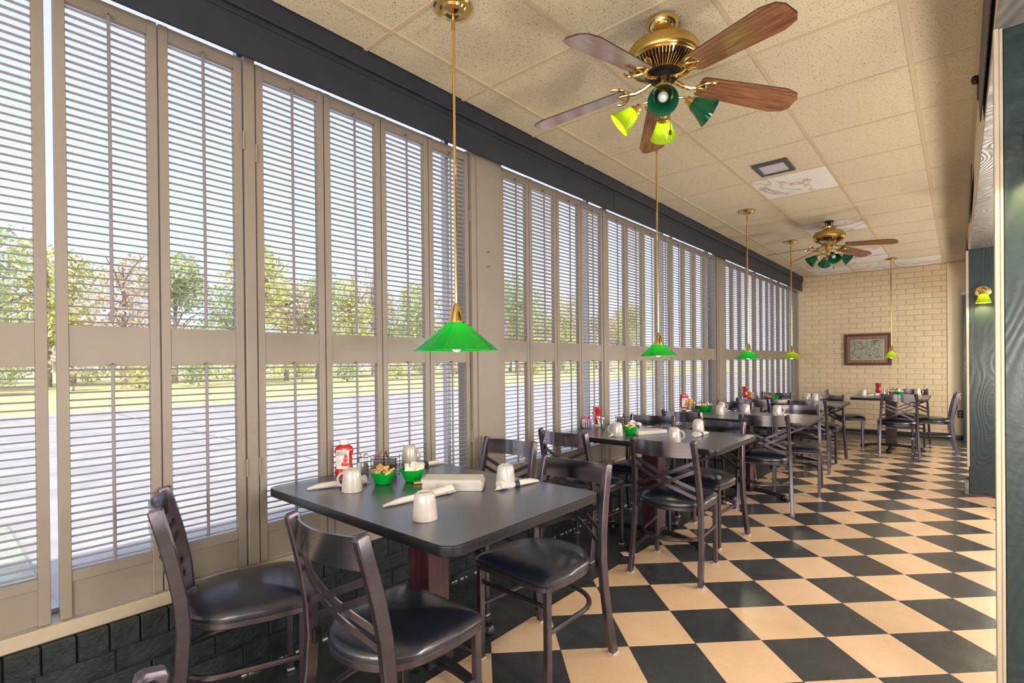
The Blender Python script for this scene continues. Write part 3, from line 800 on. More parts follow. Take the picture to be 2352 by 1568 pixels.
# ------------------------------------------------------------------ tables
TZ = 0.742
def rrect(x0, x1, y0, y1, r, n=5):
    out = []
    for cx, cy, s_ in ((x1 - r, y1 - r, 0), (x0 + r, y1 - r, 90), (x0 + r, y0 + r, 180), (x1 - r, y0 + r, 270)):
        for k in range(n + 1):
            a = R(s_ + 90 * k / n); out.append((cx + r * math.cos(a), cy + r * math.sin(a)))
    return out
def table(cx, cy, wx, wy, lab, rz=0.0):
    t = thing('dining_table', lab, 'table', (cx, cy, 0), rz, 'charcoal-topped dining tables')
    P0 = rrect(-wx / 2, wx / 2, -wy / 2, wy / 2, 0.055)
    m = MB(); n = len(P0)
    def ins(d): return rrect(-wx / 2 + d, wx / 2 - d, -wy / 2 + d, wy / 2 - d, 0.055 - d)
    m.add([(x, y, TZ - 0.03) for x, y in ins(0.004)] + [(x, y, TZ) for x, y in ins(0.004)], [tuple(range(n))[::-1], tuple(n + i for i in range(n))])
    tp = m.build('tabletop', TTOP, t)
    e = MB(); lv = [(0.0045, TZ - 0.0335), (0.001, TZ - 0.031), (0, TZ - 0.026), (0, TZ - 0.006), (0.001, TZ - 0.001), (0.0045, TZ + 0.0006)]
    vs = []
    for d, z in lv: vs += [(x, y, z) for x, y in ins(d)]
    e.add(vs, [(j * n + i, j * n + (i + 1) % n, (j + 1) * n + (i + 1) % n, (j + 1) * n + i) for j in range(len(lv) - 1) for i in range(n)])
    e.build('edge_band', TEDGE, tp, smooth=True)
    MB().box(-0.062, 0.062, -0.055, 0.055, 0.085, TZ - 0.045, c=0.003).build('column', MAHOG, t)
    MB().box(-0.18, 0.18, -0.12, 0.12, TZ - 0.046, TZ - 0.032, c=0.002).build('mounting_plate', IRON, t)
    MB().box(-0.075, 0.075, -0.068, 0.068, 0.045, 0.088, c=0.006).build('base_hub', IRON, t)
    for k in range(4):
        a = k * PI / 2; L_ = 0.35 if k % 2 else 0.33
        pts = [(0.05, 0.062), (0.15, 0.058), (0.25, 0.045), (L_ - 0.03, 0.033), (L_, 0.030)]
        path = [(r_ * math.cos(a), r_ * math.sin(a), z) for r_, z in pts]
        f = MB().sweep(path, oct_(0.046, 0.034, 0.010), scale=[1.1, 1.0, 0.9, 1.0, 0.6]).build('foot', IRON, t, smooth=True)
        MB().lathe([(0, 0.002), (0.024, 0.004), (0.034, 0.018), (0.033, 0.034), (0.022, 0.048), (0, 0.053)], 14).build('foot_pad', IRON, f, smooth=True, loc=(L_ * math.cos(a), L_ * math.sin(a), 0))
    return t
TB = [(0.600, 1.385, 1.155, 0.820, 'nearest charcoal-topped table set with mugs, bowls and ketchup'),
      (0.615, 3.435, 1.180, 0.800, 'second charcoal table from the camera, along the shutters'),
      (0.735, 5.110, 1.170, 0.800, 'third charcoal table from the camera, along the shutters'),
      (0.670, 7.120, 1.190, 0.800, 'fourth charcoal table from the camera, in the far bay'),
      (1.550, 8.900, 0.830, 1.150, 'farthest charcoal table, standing before the cream brick wall')]
for a in TB: table(*a)
# folded napkin shims under table feet
m = MB()
for k in range(9):
    a = k * 0.7; rr = 0.02 + 0.028 * random.random()
    m.prism([(0.03 + rr * math.cos(a + q) * 1.2, rr * math.sin(a + q)) for q in (0, 1.3, 2.4, 3.7, 5)], 0.0005 * k, 0.0005 * k + 0.003)
tag(m.build('paper_wad', PAPER, loc=(0.59, 3.045, 0)), 'crumpled white paper wad under the front foot of the second table', 'paper')
m = MB().prism([(0, 0), (0.035, 0.004), (0.04, 0.02), (0.012, 0.026)], 0, 0.012)
tag(m.build('paper_wad', PAPER, loc=(0.70, 4.70, 0)), 'small folded paper shim near the front foot of the third table', 'paper')

# ------------------------------------------------------------------ tableware
def mug0(label):
    t = thing('coffee_mug', label, 'mug', (0, 0, 0), 0, 'upturned stoneware mugs')
    # upside down: wide rim on the table
    pr = [(0.038, 0.004), (0.0385, 0.0), (0.042, 0.0), (0.0425, 0.004), (0.0405, 0.03), (0.037, 0.06), (0.034, 0.080), (0.0315, 0.087), (0.028, 0.089), (0.026, 0.0915), (0.0235, 0.0915), (0.022, 0.088), (0.0, 0.087)]
    MB().lathe(pr, 28).build('body', WHITEC, t, smooth=True)
    p = []
    for k in range(11):
        a = -PI / 2 + PI * k / 10; p.append((0.037 + 0.026 * math.cos(a), 0, 0.045 - 0.027 * math.sin(a)))
    MB().sweep(p, oct_(0.011, 0.007, 0.0025), up=(0, 1, 0)).build('handle', WHITEC, t, smooth=True)
    return t
MUGS = [(0.372, 1.172, 212, 'upturned mug with its handle over the napkin roll, nearest table left side'),
        (0.905, 1.115, 140, 'upturned mug closest to the camera on the nearest table'),
        (0.815, 1.625, 125, 'upturned mug beside the banded napkin roll, aisle side of the nearest table'),
        (0.085, 1.690, 20, 'upturned mug behind the creamer bowl on the nearest table'),
        (0.450, 3.215, 200, 'upturned mug at the near left of the second table, by the wire caddy'),
        (0.872, 3.200, 10, 'upturned mug with handle to the right, behind the second table front chair'),
        (0.825, 3.730, 150, 'upturned mug by the napkin roll at the back right of the second table'),
        (0.524, 5.060, 0, 'upturned mug with a right-hand handle, near left of the third table'),
        (0.424, 5.400, 0, 'upturned white mug at the back left of the third table'),
        (0.690, 5.300, 120, 'upturned mug in the middle of the third table'),
        (0.961, 5.330, 20, 'upturned mug beside a napkin roll at the right of the third table'),
        (0.899, 7.380, 0, 'taller-looking upturned mug at the right of the fourth table'),
        (0.800, 7.440, 180, 'upturned mug left of another mug on the fourth table'),
        (1.248, 8.721, 180, 'upturned white mug at the left end of the farthest table'),
        (1.820, 9.300, 0, 'upturned mug at the right end of the farthest table')]
g0 = None
for x, y, rz, lab in MUGS:
    if g0 is None: g0 = mug0(lab); g0.location = (x, y, TZ + 0.001); g0.rotation_euler = (0, 0, R(rz))
    else: dup(g0, (x, y, TZ + 0.001), R(rz), lab)

def roll(x0, y0, x1, y1, lab, band=True, z=TZ + 0.001, w0=0.012, w1=0.018, seed=0, floppy=True):
    rnd = random.Random(seed)
    L_ = math.hypot(x1 - x0, y1 - y0); a = math.atan2(y1 - y0, x1 - x0)
    t = thing('napkin_roll', lab, 'napkin', (x0, y0, z), a, 'napkin rolls round cutlery')
    n = 14; P = []; S = []
    for k in range(n + 1):
        q = k / n
        r_ = w0 + (w1 - w0) * q
        r_ *= (0.45 + 0.55 * min(1, q * 5)) * (1.0 if q < 0.8 else 1.0 + (q - 0.8) * 1.2)
        if band: r_ *= 1 - 0.28 * math.exp(-((q - 0.58) / 0.07) ** 2)
        P.append((L_ * q, rnd.uniform(-0.0012, 0.0012), r_ * 0.85)); S.append(r_)
    prof = [(math.cos(2 * PI * k / 12) * (1 + rnd.uniform(-0.10, 0.10)), 0.85 * math.sin(2 * PI * k / 12) * (1 + rnd.uniform(-0.08, 0.08))) for k in range(12)]
    MB().sweep(P, prof, scale=S).build('paper', PAPER, t, smooth=True)
    if floppy:   # loose corner fold
        m = MB().add([(L_ * 0.93, -w1, 0.004), (L_ * 1.10, 0, 0.002), (L_ * 0.95, w1 * 1.3, 0.012), (L_ * 0.90, 0.0, w1 * 1.9)], [(0, 1, 3), (1, 2, 3), (0, 3, 2), (0, 2, 1)])
        m.build('loose_corner', PAPER, t)
    if band:
        q = 0.58; MB().sweep([(L_ * (q - 0.055), 0, w1 * 0.66), (L_ * (q + 0.055), 0, w1 * 0.66)], prof, scale=[w1 * 0.78, w1 * 0.80]).build('band', BAND, t, smooth=True)
    return t
roll(0.215, 1.060, 0.300, 1.285, 'white napkin roll with its tip under the left mug of the nearest table', True, seed=1)
roll(0.680, 1.108, 0.715, 1.405, 'long plain napkin roll lying against the napkin stack, nearest table', False, seed=2)
roll(0.872, 1.775, 0.835, 1.560, 'napkin roll with dark band beside the aisle-side mug, nearest table', True, seed=3)
roll(0.235, 1.815-0.02, 0.215, 1.600, 'napkin roll behind the creamer bowl, nearest table', True, seed=4, floppy=False)
roll(0.442, 3.130, 0.400, 3.330, 'napkin roll in front of the left mug, second table', True, seed=5)
roll(0.908, 3.700, 0.905, 3.470, 'crumpled napkin roll with dark band at the right of the second table', True, seed=6)
roll(0.990, 5.440, 0.975, 5.225, 'napkin roll at the right of the third table', True, seed=7)
roll(1.300, 8.760, 1.400, 8.930, 'napkin roll beside the left mug of the farthest table', True, seed=8)

def naps(cx, cy, rz, n_, tabname, z=TZ + 0.001, w_=0.25, d_=0.115, h_=0.0050):
    m = MB(); m.prism(rrect(-w_ / 2, w_ / 2, -d_ / 2, d_ / 2, 0.006, 3), 0, h_ * 0.40, c=0.0008)
    m.prism(rrect(-w_ / 2, w_ / 2 - 0.002, -d_ / 2, d_ / 2 - 0.002, 0.006, 3), h_ * 0.46, h_ * 0.88, c=0.0008)
    me = m.mesh('folded_napkin', PAPER)
    names = ['bottom', 'second from the bottom', 'third from the bottom', 'fourth from the bottom', 'fifth from the bottom', 'sixth from the bottom', 'top']
    for k in range(n_):
        nm = 'top' if k == n_ - 1 else names[k]
        o = link('folded_napkin', me, None, loc=(cx + random.uniform(-.003, .003), cy + random.uniform(-.003, .003), z + k * h_), rot=(0, 0, R(rz) + random.uniform(-.015, .015)))
        tag(o, 'folded white paper napkin, %s of the stack on the %s' % (nm, tabname), 'napkin', 'folded napkins stacked on the ' + tabname)
naps(0.655, 1.478, 38, 7, 'nearest table', h_=0.0062)
naps(0.560, 3.470, 62, 5, 'second table')
naps(0.600, 7.060, 60, 4, 'fourth table')

# bowls with faceted sides
def bowl(x, y, lab, mt, r=0.056, hh=0.055, rz=0.0):
    t = thing('plastic_bowl', lab, 'bowl', (x, y, TZ + 0.001), rz, 'small faceted plastic bowls')
    wob = lambda a, z: 1 + 0.035 * math.cos(8 * a) * (z / hh)
    m = MB().lathe([(0.0, 0.0), (r * 0.52, 0.0), (r * 0.58, 0.003), (r, hh), (r * 0.965, hh), (r * 0.54, 0.005), (0.0, 0.004)], 16, wob=wob)
    m.build('shell', mt, t)
    return t
bowl(0.365, 1.328, 'bright green bowl heaped with gold-wrapped butter, nearest table', BOWLG)
bowl(0.428, 1.440, 'bright green bowl heaped with creamers, nearest table', BOWLG, rz=0.3)
bowl(0.488, 3.335, 'green bowl of butter packets on the second table', BOWLG, r=0.054)
bowl(0.440, 3.480, 'blue bowl of creamers on the second table', BOWLB, r=0.052)
bowl(0.275, 5.300, 'green bowl at the left of a pair on the third table', BOWLG)
bowl(0.274, 5.420, 'green bowl behind another on the third table', BOWLG)
bowl(0.480, 6.960, 'dark blue bowl of orange packets on the fourth table', BOWLB)
bowl(0.455, 7.300, 'green bowl on the fourth table', BOWLG)
bowl(1.627, 9.060, 'green bowl heaped with creamers on the farthest table', BOWLG)

# butter packets and creamers
pm_ = MB().box(-0.021, 0.021, -0.013, 0.013, -0.0045, 0.0045, c=0.0018)
pm_.box(-0.012, 0.012, -0.009, 0.009, 0.0046, 0.0054)
PACK = pm_.mesh('butter_packet', GOLD)
om_ = MB().box(-0.024, 0.024, -0.015, 0.015, -0.004, 0.004, c=0.0018); OPACK = om_.mesh('orange_packet', ORANGE)
def creamer_mesh():
    m = MB(); m.lathe([(0.0, 0.0), (0.0095, 0.0), (0.0105, 0.002), (0.0145, 0.017), (0.0175, 0.0175), (0.0175, 0.0185)], 16)
    m.disc(0.0175, 0.0186, 16, mi=1)
    return m.mesh('creamer_cup', [CREAMC, CREAML], smooth=True)
CRM = creamer_mesh()
def heap(cx, cy, n_, me, lab, cat, grp, seed, z=TZ + 0.052, r=0.034, sc_=1.0, upr=False):
    rr = random.Random(seed)
    for k in range(n_):
        lay = 0 if k < n_ * 0.6 else 1
        a = 2 * PI * k / max(1, n_ * 0.6) + rr.random() * 0.5; q = (r if lay == 0 else r * 0.4) * (0.75 + 0.3 * rr.random())
        o = link(me.name.split('.')[0], me, None, loc=(cx + q * math.cos(a), cy + q * math.sin(a), z + lay * 0.014 + rr.random() * 0.004),
                 rot=(rr.uniform(-.7, .7) if not upr else rr.uniform(-1.2, 1.6), rr.uniform(-.5, .5), rr.uniform(0, 6.28)))
        o.scale = (sc_, sc_, sc_)
        tag(o, lab, cat, grp)
heap(0.365, 1.328, 9, PACK, 'gold-wrapped butter packet heaped in the green bowl on the nearest table', 'butter', 'butter packets in the nearest bowl', 3)
heap(0.428, 1.440, 10, CRM, 'white creamer cup heaped in the green bowl on the nearest table', 'creamer', 'creamers in the nearest bowl', 5, z=TZ + 0.048, upr=True)
heap(0.488, 3.335, 8, PACK, 'gold-wrapped butter packet in the green bowl on the second table', 'butter', 'butter packets on the second table', 6)
heap(0.440, 3.480, 9, CRM, 'white creamer cup in the blue bowl on the second table', 'creamer', 'creamers on the second table', 8, z=TZ + 0.048, upr=True)
heap(0.275, 5.300, 6, PACK, 'gold butter packet in the front green bowl on the third table', 'butter', 'butter packets on the third table', 9)
heap(0.274, 5.420, 6, CRM, 'white creamer cup in the rear green bowl on the third table', 'creamer', 'creamers on the third table', 10, z=TZ + 0.048, upr=True)
heap(0.480, 6.960, 7, OPACK, 'orange packet heaped in the blue bowl on the fourth table', 'packet', 'orange packets on the fourth table', 11)
heap(1.627, 9.060, 11, CRM, 'white creamer cup in the green bowl on the farthest table', 'creamer', 'creamers on the farthest table', 12, z=TZ + 0.05, upr=True, sc_=1.2)
o = link('butter_packet', PACK, None, loc=(0.487, 1.425, TZ + 0.006), rot=(0, 0, 0.95)); tag(o, 'gold-wrapped butter packet lying alone on the nearest table by the creamer bowl', 'butter')
o = link('butter_packet', PACK, None, loc=(1.86, 9.02, TZ + 0.006), rot=(0, 0, 0.2)); tag(o, 'single gold packet lying at the right of the farthest table', 'butter')

# ketchup and mustard bottles
def text_mesh(cu):
    tmp = bpy.data.objects.new('lettering_curve', cu); COL.objects.link(tmp)
    me = bpy.data.meshes.new_from_object(tmp.evaluated_get(bpy.context.evaluated_depsgraph_get()))
    bpy.data.objects.remove(tmp); me.name = 'lettering'
    if not me.materials: me.materials.append(INK)
    return me
def bottle(x, y, rz, lab, body=REDK, cap=KCAP, hh=0.150, wd=0.043, dp=0.026, captop=True, labelled=True, name='ketchup_bottle', cat='bottle'):
    t = thing(name, lab, cat, (x, y, TZ + 0.001), R(rz))
    lv = [(0.90, 0.0), (0.99, 0.004), (1.0, 0.014), (0.97, 0.028), (0.88, 0.045), (0.84, 0.065), (0.86, 0.085), (0.95, 0.102), (0.99, 0.114), (0.94, 0.126), (0.74, 0.136), (0.46, 0.141), (0.44, 0.144)]
    if not captop:
        lv = [(0.5, 0.018), (0.62, 0.022), (0.88, 0.034), (0.98, 0.05), (0.90, 0.066), (0.84, 0.085), (0.86, 0.105), (0.96, 0.122), (1.0, 0.138), (0.99, 0.148), (0.90, 0.152)]
    n = 24; vs = []; k_ = hh / 0.150
    for s_, z in lv:
        for i in range(n):
            a = 2 * PI * i / n; c, q = math.cos(a), math.sin(a)
            vs.append((wd * s_ * math.copysign(abs(c) ** 0.75, c), dp * (0.25 + 0.75 * s_) * math.copysign(abs(q) ** 0.75, q), z * k_))
    fs = [(j * n + i, j * n + (i + 1) % n, (j + 1) * n + (i + 1) % n, (j + 1) * n + i) for j in range(len(lv) - 1) for i in range(n)]
    fs += [tuple(range(n))[::-1], tuple((len(lv) - 1) * n + i for i in range(n))]
    MB().add(vs, fs).build('body', body, t, smooth=True)
    if captop:
        MB().lathe([(0.0, 0.143 * k_), (0.0205, 0.143 * k_), (0.0215, 0.146 * k_), (0.0205, 0.163 * k_), (0.019, 0.165 * k_), (0.0, 0.165 * k_)], 20).build('cap', cap, t, smooth=True)
    else:
        MB().lathe([(0.0, 0.0), (0.026, 0.0), (0.0265, 0.003), (0.023, 0.017), (0.02, 0.019), (0.0, 0.019)], 20).build('cap', cap, t, smooth=True)
    if labelled:
        m = MB(); nn = 8; zs = (0.030, 0.118); vs = []
        for z in zs:
            for i in range(nn + 1):
                u = -1 + 2 * i / nn; vs.append((u * wd * 0.70, -(dp * 1.015 * (1 - 0.16 * u * u)) - 0.0012, z * k_))
        m.add(vs, [(i, i + 1, nn + 1 + i + 1, nn + 1 + i) for i in range(nn)])
        lb = m.build('label', LABW, t)
        for txt, z, s_ in (('TOMATO', 0.104, 0.0088), ('KETCHUP', 0.094, 0.0088), ('57 g', 0.086, 0.005)):
            if s_ < 0.006: continue
            cu = bpy.data.curves.new('lettering', 'FONT'); cu.body = txt; cu.size = s_ * 1.25; cu.extrude = 0.0002; cu.materials.append(INK)
            o = bpy.data.objects.new('lettering', text_mesh(cu)); COL.objects.link(o); o.parent = lb
            o.location = (-wd * 0.64, -(dp * 0.95) - 0.0032, z * k_); o.rotation_euler = (R(90), 0, R(0))
        for tx, tz, tr_ in ((0.016, 0.090, 0.0085), (0.014, 0.073, 0.0115), (0.004, 0.053, 0.0115), (0.020, 0.052, 0.0095)):
            MB().lathe([(0.0, 0.0014), (tr_ * 0.6, 0.0010), (tr_, 0.0)], 16).build('tomato_print', TOMATO, lb, smooth=True, loc=(tx, -(dp * 1.0) - 0.0012, tz * k_), rot=(R(90), 0, 0))
        MB().tube([(0.006 * math.cos(a * PI / 8), 0.006 * math.sin(a * PI / 8), 0) for a in range(16)], 0.0004, 4, closed=True).build('seal_print', INK, lb, loc=(-0.018, -(dp * 0.97) - 0.002, 0.068 * k_), rot=(R(90), 0, 0))
    return t
bottle(0.060, 1.325, 42, 'red ketchup bottle with tomato label and pale cap on the nearest table')
bottle(0.055, 3.590, -38, 'red ketchup bottle standing on its white cap, seen side on, second table', captop=False, hh=0.156)
bottle(0.060, 5.325, 42, 'dark red ketchup bottle with white label on the third table', captop=False, hh=0.16)
bottle(0.085, 5.400, 10, 'yellow mustard bottle just behind the ketchup on the third table', body=YELLOW, labelled=False, name='mustard_bottle', hh=0.12)
bottle(0.100, 7.250, -38, 'red ketchup bottle on the fourth table', captop=False, labelled=False, hh=0.165)
bottle(0.130, 7.350, 0, 'orange sauce bottle beside the ketchup on the fourth table', body=ORANGE, labelled=False, name='sauce_bottle', hh=0.10, wd=0.03)
bottle(1.375, 9.200, -38, 'red ketchup bottle on the farthest table', captop=False, labelled=False, hh=0.165)

# salt and pepper shakers
def shaker0(label, fill):
    t = thing('glass_shaker', label, 'shaker', (0, 0, 0), 0, 'glass salt and pepper shakers')
    wob = lambda a, z: 1 + 0.05 * math.cos(8 * a) if z < 0.07 else 1
    MB().lathe([(0.0, 0.0), (0.018, 0.0), (0.019, 0.004), (0.016, 0.02), (0.0125, 0.05), (0.0115, 0.068), (0.0105, 0.074)], 16, wob=wob).build('glass', CLEAR, t, smooth=True)
    MB().lathe([(0.0, 0.004), (0.014, 0.004), (0.0125, 0.02), (0.0098, 0.046), (0.0, 0.047)], 12).build('fill', fill, t, smooth=True)
    MB().lathe([(0.0112, 0.072), (0.0118, 0.078), (0.0105, 0.087), (0.006, 0.092), (0.0, 0.0935)], 16).build('metal_cap', CHROME, t, smooth=True)
    return t
SH = [(0.078, 1.395, 'salt shaker with chrome cap, left of a pair, nearest table', 0), (0.110, 1.410, 'pepper shaker with chrome cap, right of a pair, nearest table', 1),
      (0.105, 3.540, 'salt shaker behind the sugar holder on the second table', 0), (0.165, 3.500, 'pepper shaker standing clear at the left of the second table', 1),
      (0.125, 5.330, 'salt shaker on the third table', 0), (0.160, 5.350, 'pepper shaker on the third table', 1),
      (0.190, 7.300, 'salt shaker on the fourth table', 0), (0.240, 7.320, 'pepper shaker on the fourth table', 1),
      (1.470, 8.930, 'salt shaker, left of a pair, farthest table', 0), (1.515, 8.930, 'pepper shaker, right of a pair, farthest table', 1)]
sh0 = [None, None]
for x, y, lab, k in SH:
    if sh0[k] is None: sh0[k] = shaker0(lab, PEPM if k else SALTM); sh0[k].location = (x, y, TZ + 0.001)
    else: dup(sh0[k], (x, y, TZ + 0.001), 0, lab)

# sweetener holders with packets
def sugarholder(x, y, rz, lab, tabn):
    t = thing('sweetener_holder', lab, 'holder', (x, y, TZ + 0.001), R(rz))
    m = MB(); W, D, Hh = 0.042, 0.027, 0.05
    m.prism(rrect(-W, W, -D, D, 0.006, 3), 0.0, 0.006)
    P_ = rrect(-W, W, -D, D, 0.006, 3); n = len(P_)
    fl_ = [(px * 1.12, py * 1.12, Hh + 0.004 * math.cos(6 * math.atan2(py, px))) for px, py in P_]
    m.add([(px, py, 0.005) for px, py in P_] + fl_, [(i, (i + 1) % n, n + (i + 1) % n, n + i) for i in range(n)])
    m.build('glass_tray', CLEAR, t, smooth=True)
    rr = random.Random(int(x * 1000))
    cols = [(PAPER, 'white'), (PINK, 'pink'), (PAPER, 'white'), (BLUEP, 'blue'), (PAPER, 'white'), (PINK, 'pink'), (PAPER, 'white'), (PAPER, 'white')]
    c, s_ = math.cos(R(rz)), math.sin(R(rz))
    for k, (mt, cn) in enumerate(cols):
        u = -0.032 + 0.064 * k / 7
        hh = 0.075 + (0.018 if cn == 'pink' else 0) + rr.random() * 0.006
        o = MB().box(-0.002, 0.002, -0.020, 0.020, 0.0, hh - 0.012, c=0.0008).build('sweetener_packet', mt)
        o.location = (x + c * u, y + s_ * u, TZ + 0.0085); o.rotation_euler = (rr.uniform(-.08, .08), rr.uniform(-.15, .15), R(rz) + rr.uniform(-.1, .1))
        tag(o, '%s sweetener packet standing in the glass holder on the %s' % (cn, tabn), 'packet', '%s sweetener packets on the %s' % (cn, tabn))
sugarholder(0.088, 1.505, 60, 'clear glass sweetener holder beside the shakers on the nearest table', 'nearest table')
sugarholder(0.060, 3.440, 60, 'frosted glass sweetener holder at the window end of the second table', 'second table')

# wire caddies with jam cups
def caddy(x, y, rz, lab, tabn, full=True):
    t = thing('wire_caddy', lab, 'caddy', (x, y, TZ + 0.001), R(rz))
    W, D, Hh = 0.058, 0.036, 0.075
    m = MB()
    for z in (0.004, 0.035, Hh):
        m.tube([(-W, -D, z), (W, -D, z), (W, D, z), (-W, D, z)], 0.0014, 6, closed=True)
    for px, py in ((-W, -D), (W, -D), (W, D), (-W, D), (0, -D), (0, D)):
        m.tube([(px, py, 0.0015), (px, py, Hh + (0.012 if px else 0))], 0.0016, 6)
    for px in (-0.035, 0.0, 0.035): m.tube([(px, -D, 0.004), (px, D, 0.004)], 0.0012, 6)
    m.build('wire_frame', WIRE, t)
    MB().tube([(0, -D, 0.07), (0, -0.012, 0.098), (0, 0.0, 0.106), (0, 0.012, 0.098), (0, D, 0.07)], 0.0022, 6).build('handle', WIRE, t, smooth=True)
    jc = MB(); jc.box(-0.022, 0.022, -0.015, 0.015, 0, 0.011, c=0.002); jc.box(-0.024, 0.024, -0.017, 0.017, 0.0112, 0.0122)
    me = jc.mesh('jam_cup', JAM); meb = jc.mesh('jam_cup', JAMB)
    c, s_ = math.cos(R(rz)), math.sin(R(rz))
    for k in range(10 if full else 6):
        u = -0.029 if k % 2 else 0.029; lay = k // 2
        o = link('jam_cup', meb if k % 3 == 1 else me, None, loc=(x + c * u, y + s_ * u, TZ + 0.008 + lay * 0.0128), rot=(0, 0, R(rz)))
        tag(o, 'sealed jam cup stacked in the wire caddy on the ' + tabn, 'jam', 'jam cups in the caddy on the ' + tabn)
caddy(0.205, 1.455, 38, 'dark wire caddy of jam cups behind the butter bowl, nearest table', 'nearest table')
caddy(0.235, 3.700, 38, 'dark wire caddy of jam cups behind the left mug, second table', 'second table')
caddy(0.200, 5.420, 38, 'dark wire caddy beside the shakers on the third table', 'third table', False)
caddy(0.330, 7.350, 38, 'dark wire caddy on the fourth table', 'fourth table', False)
caddy(1.545, 9.210, 30, 'dark wire caddy on the farthest table', 'farthest table', False)

# ------------------------------------------------------------------ pendant lamps
def pendant(x, y, r, zt, zb, lab, mt, narrow=False):
    t = thing('pendant_lamp', lab, 'lamp', (x, y, 0), 0, 'green glass pendant lamps on brass rods')
    cr = 0.082
    MB().lathe([(0.0, H - 0.030), (0.012, H - 0.030), (0.024, H - 0.022), (cr * 0.62, H - 0.020), (cr * 0.70, H - 0.012), (cr * 0.93, H - 0.010), (cr, H - 0.004), (cr, H - 0.001)], 32).build('canopy', BRASS, t, smooth=True)
    rod = MB().tube([(0, 0, zt + 0.075), (0, 0, H - 0.028)], 0.0065, 10).build('rod', BRASS, t, smooth=True)
    MB().tube([(0, 0, H - 0.10), (0, 0, H - 0.06)], 0.0085, 10).build('rod_collar', BRASSD, rod, smooth=True)
    MB().lathe([(0.007, zt + 0.082), (0.014, zt + 0.074), (0.024, zt + 0.040), (0.031, zt + 0.012), (0.033, zt + 0.002), (0.033, zt - 0.008)], 24).build('socket_cup', BRASS, t, smooth=True)
    for a in (0, 2.1, 4.2):
        MB().tube([(0.033 * math.cos(a), 0.033 * math.sin(a), zt - 0.003), (0.048 * math.cos(a), 0.048 * math.sin(a), zt - 0.003)], 0.003, 6).build('thumb_screw', BLACKM, t)
    if narrow: pr = [(0.030, zt), (0.042, zt - 0.02), (r * 0.86, zb + 0.02), (r, zb), (r - 0.003, zb), (r * 0.84, zb + 0.02), (0.038, zt - 0.02), (0.027, zt)]
    else: pr = [(0.040, zt), (0.048, zt - 0.006), (r, zb + 0.002), (r, zb), (r - 0.0035, zb), (r - 0.004, zb + 0.003), (0.045, zt - 0.009), (0.038, zt - 0.003)]
    s_ = MB().lathe(pr + pr[:1], 40).build('shade', mt, t, smooth=True)
    MB().lathe([(0.0, zb - 0.004), (0.014, zb), (0.022, zb + 0.014), (0.021, zb + 0.026), (0.012, zb + 0.045), (0.012, zt - 0.01)], 16).build('bulb', BULB, s_, smooth=True)
    return t
pendant(0.655, 1.500, 0.180, 1.435, 1.316, 'largest-looking green pendant lamp, hanging over the nearest table', SHADE)
pendant(0.722, 3.300, 0.126, 1.375, 1.298, 'second green pendant lamp from the camera, its rod passing the fan blade tip', SHADE)
pendant(0.655, 5.510, 0.122, 1.350, 1.276, 'third green pendant lamp from the camera', SHADE)
pendant(0.655, 7.320, 0.122, 1.355, 1.276, 'fourth pendant lamp, lime toned, nearest the far window corner', SHADEY)
pendant(1.500, 9.617, 0.085, 1.375, 1.275, 'small bell-shaped lime pendant in front of the framed picture', SHADEY, True)

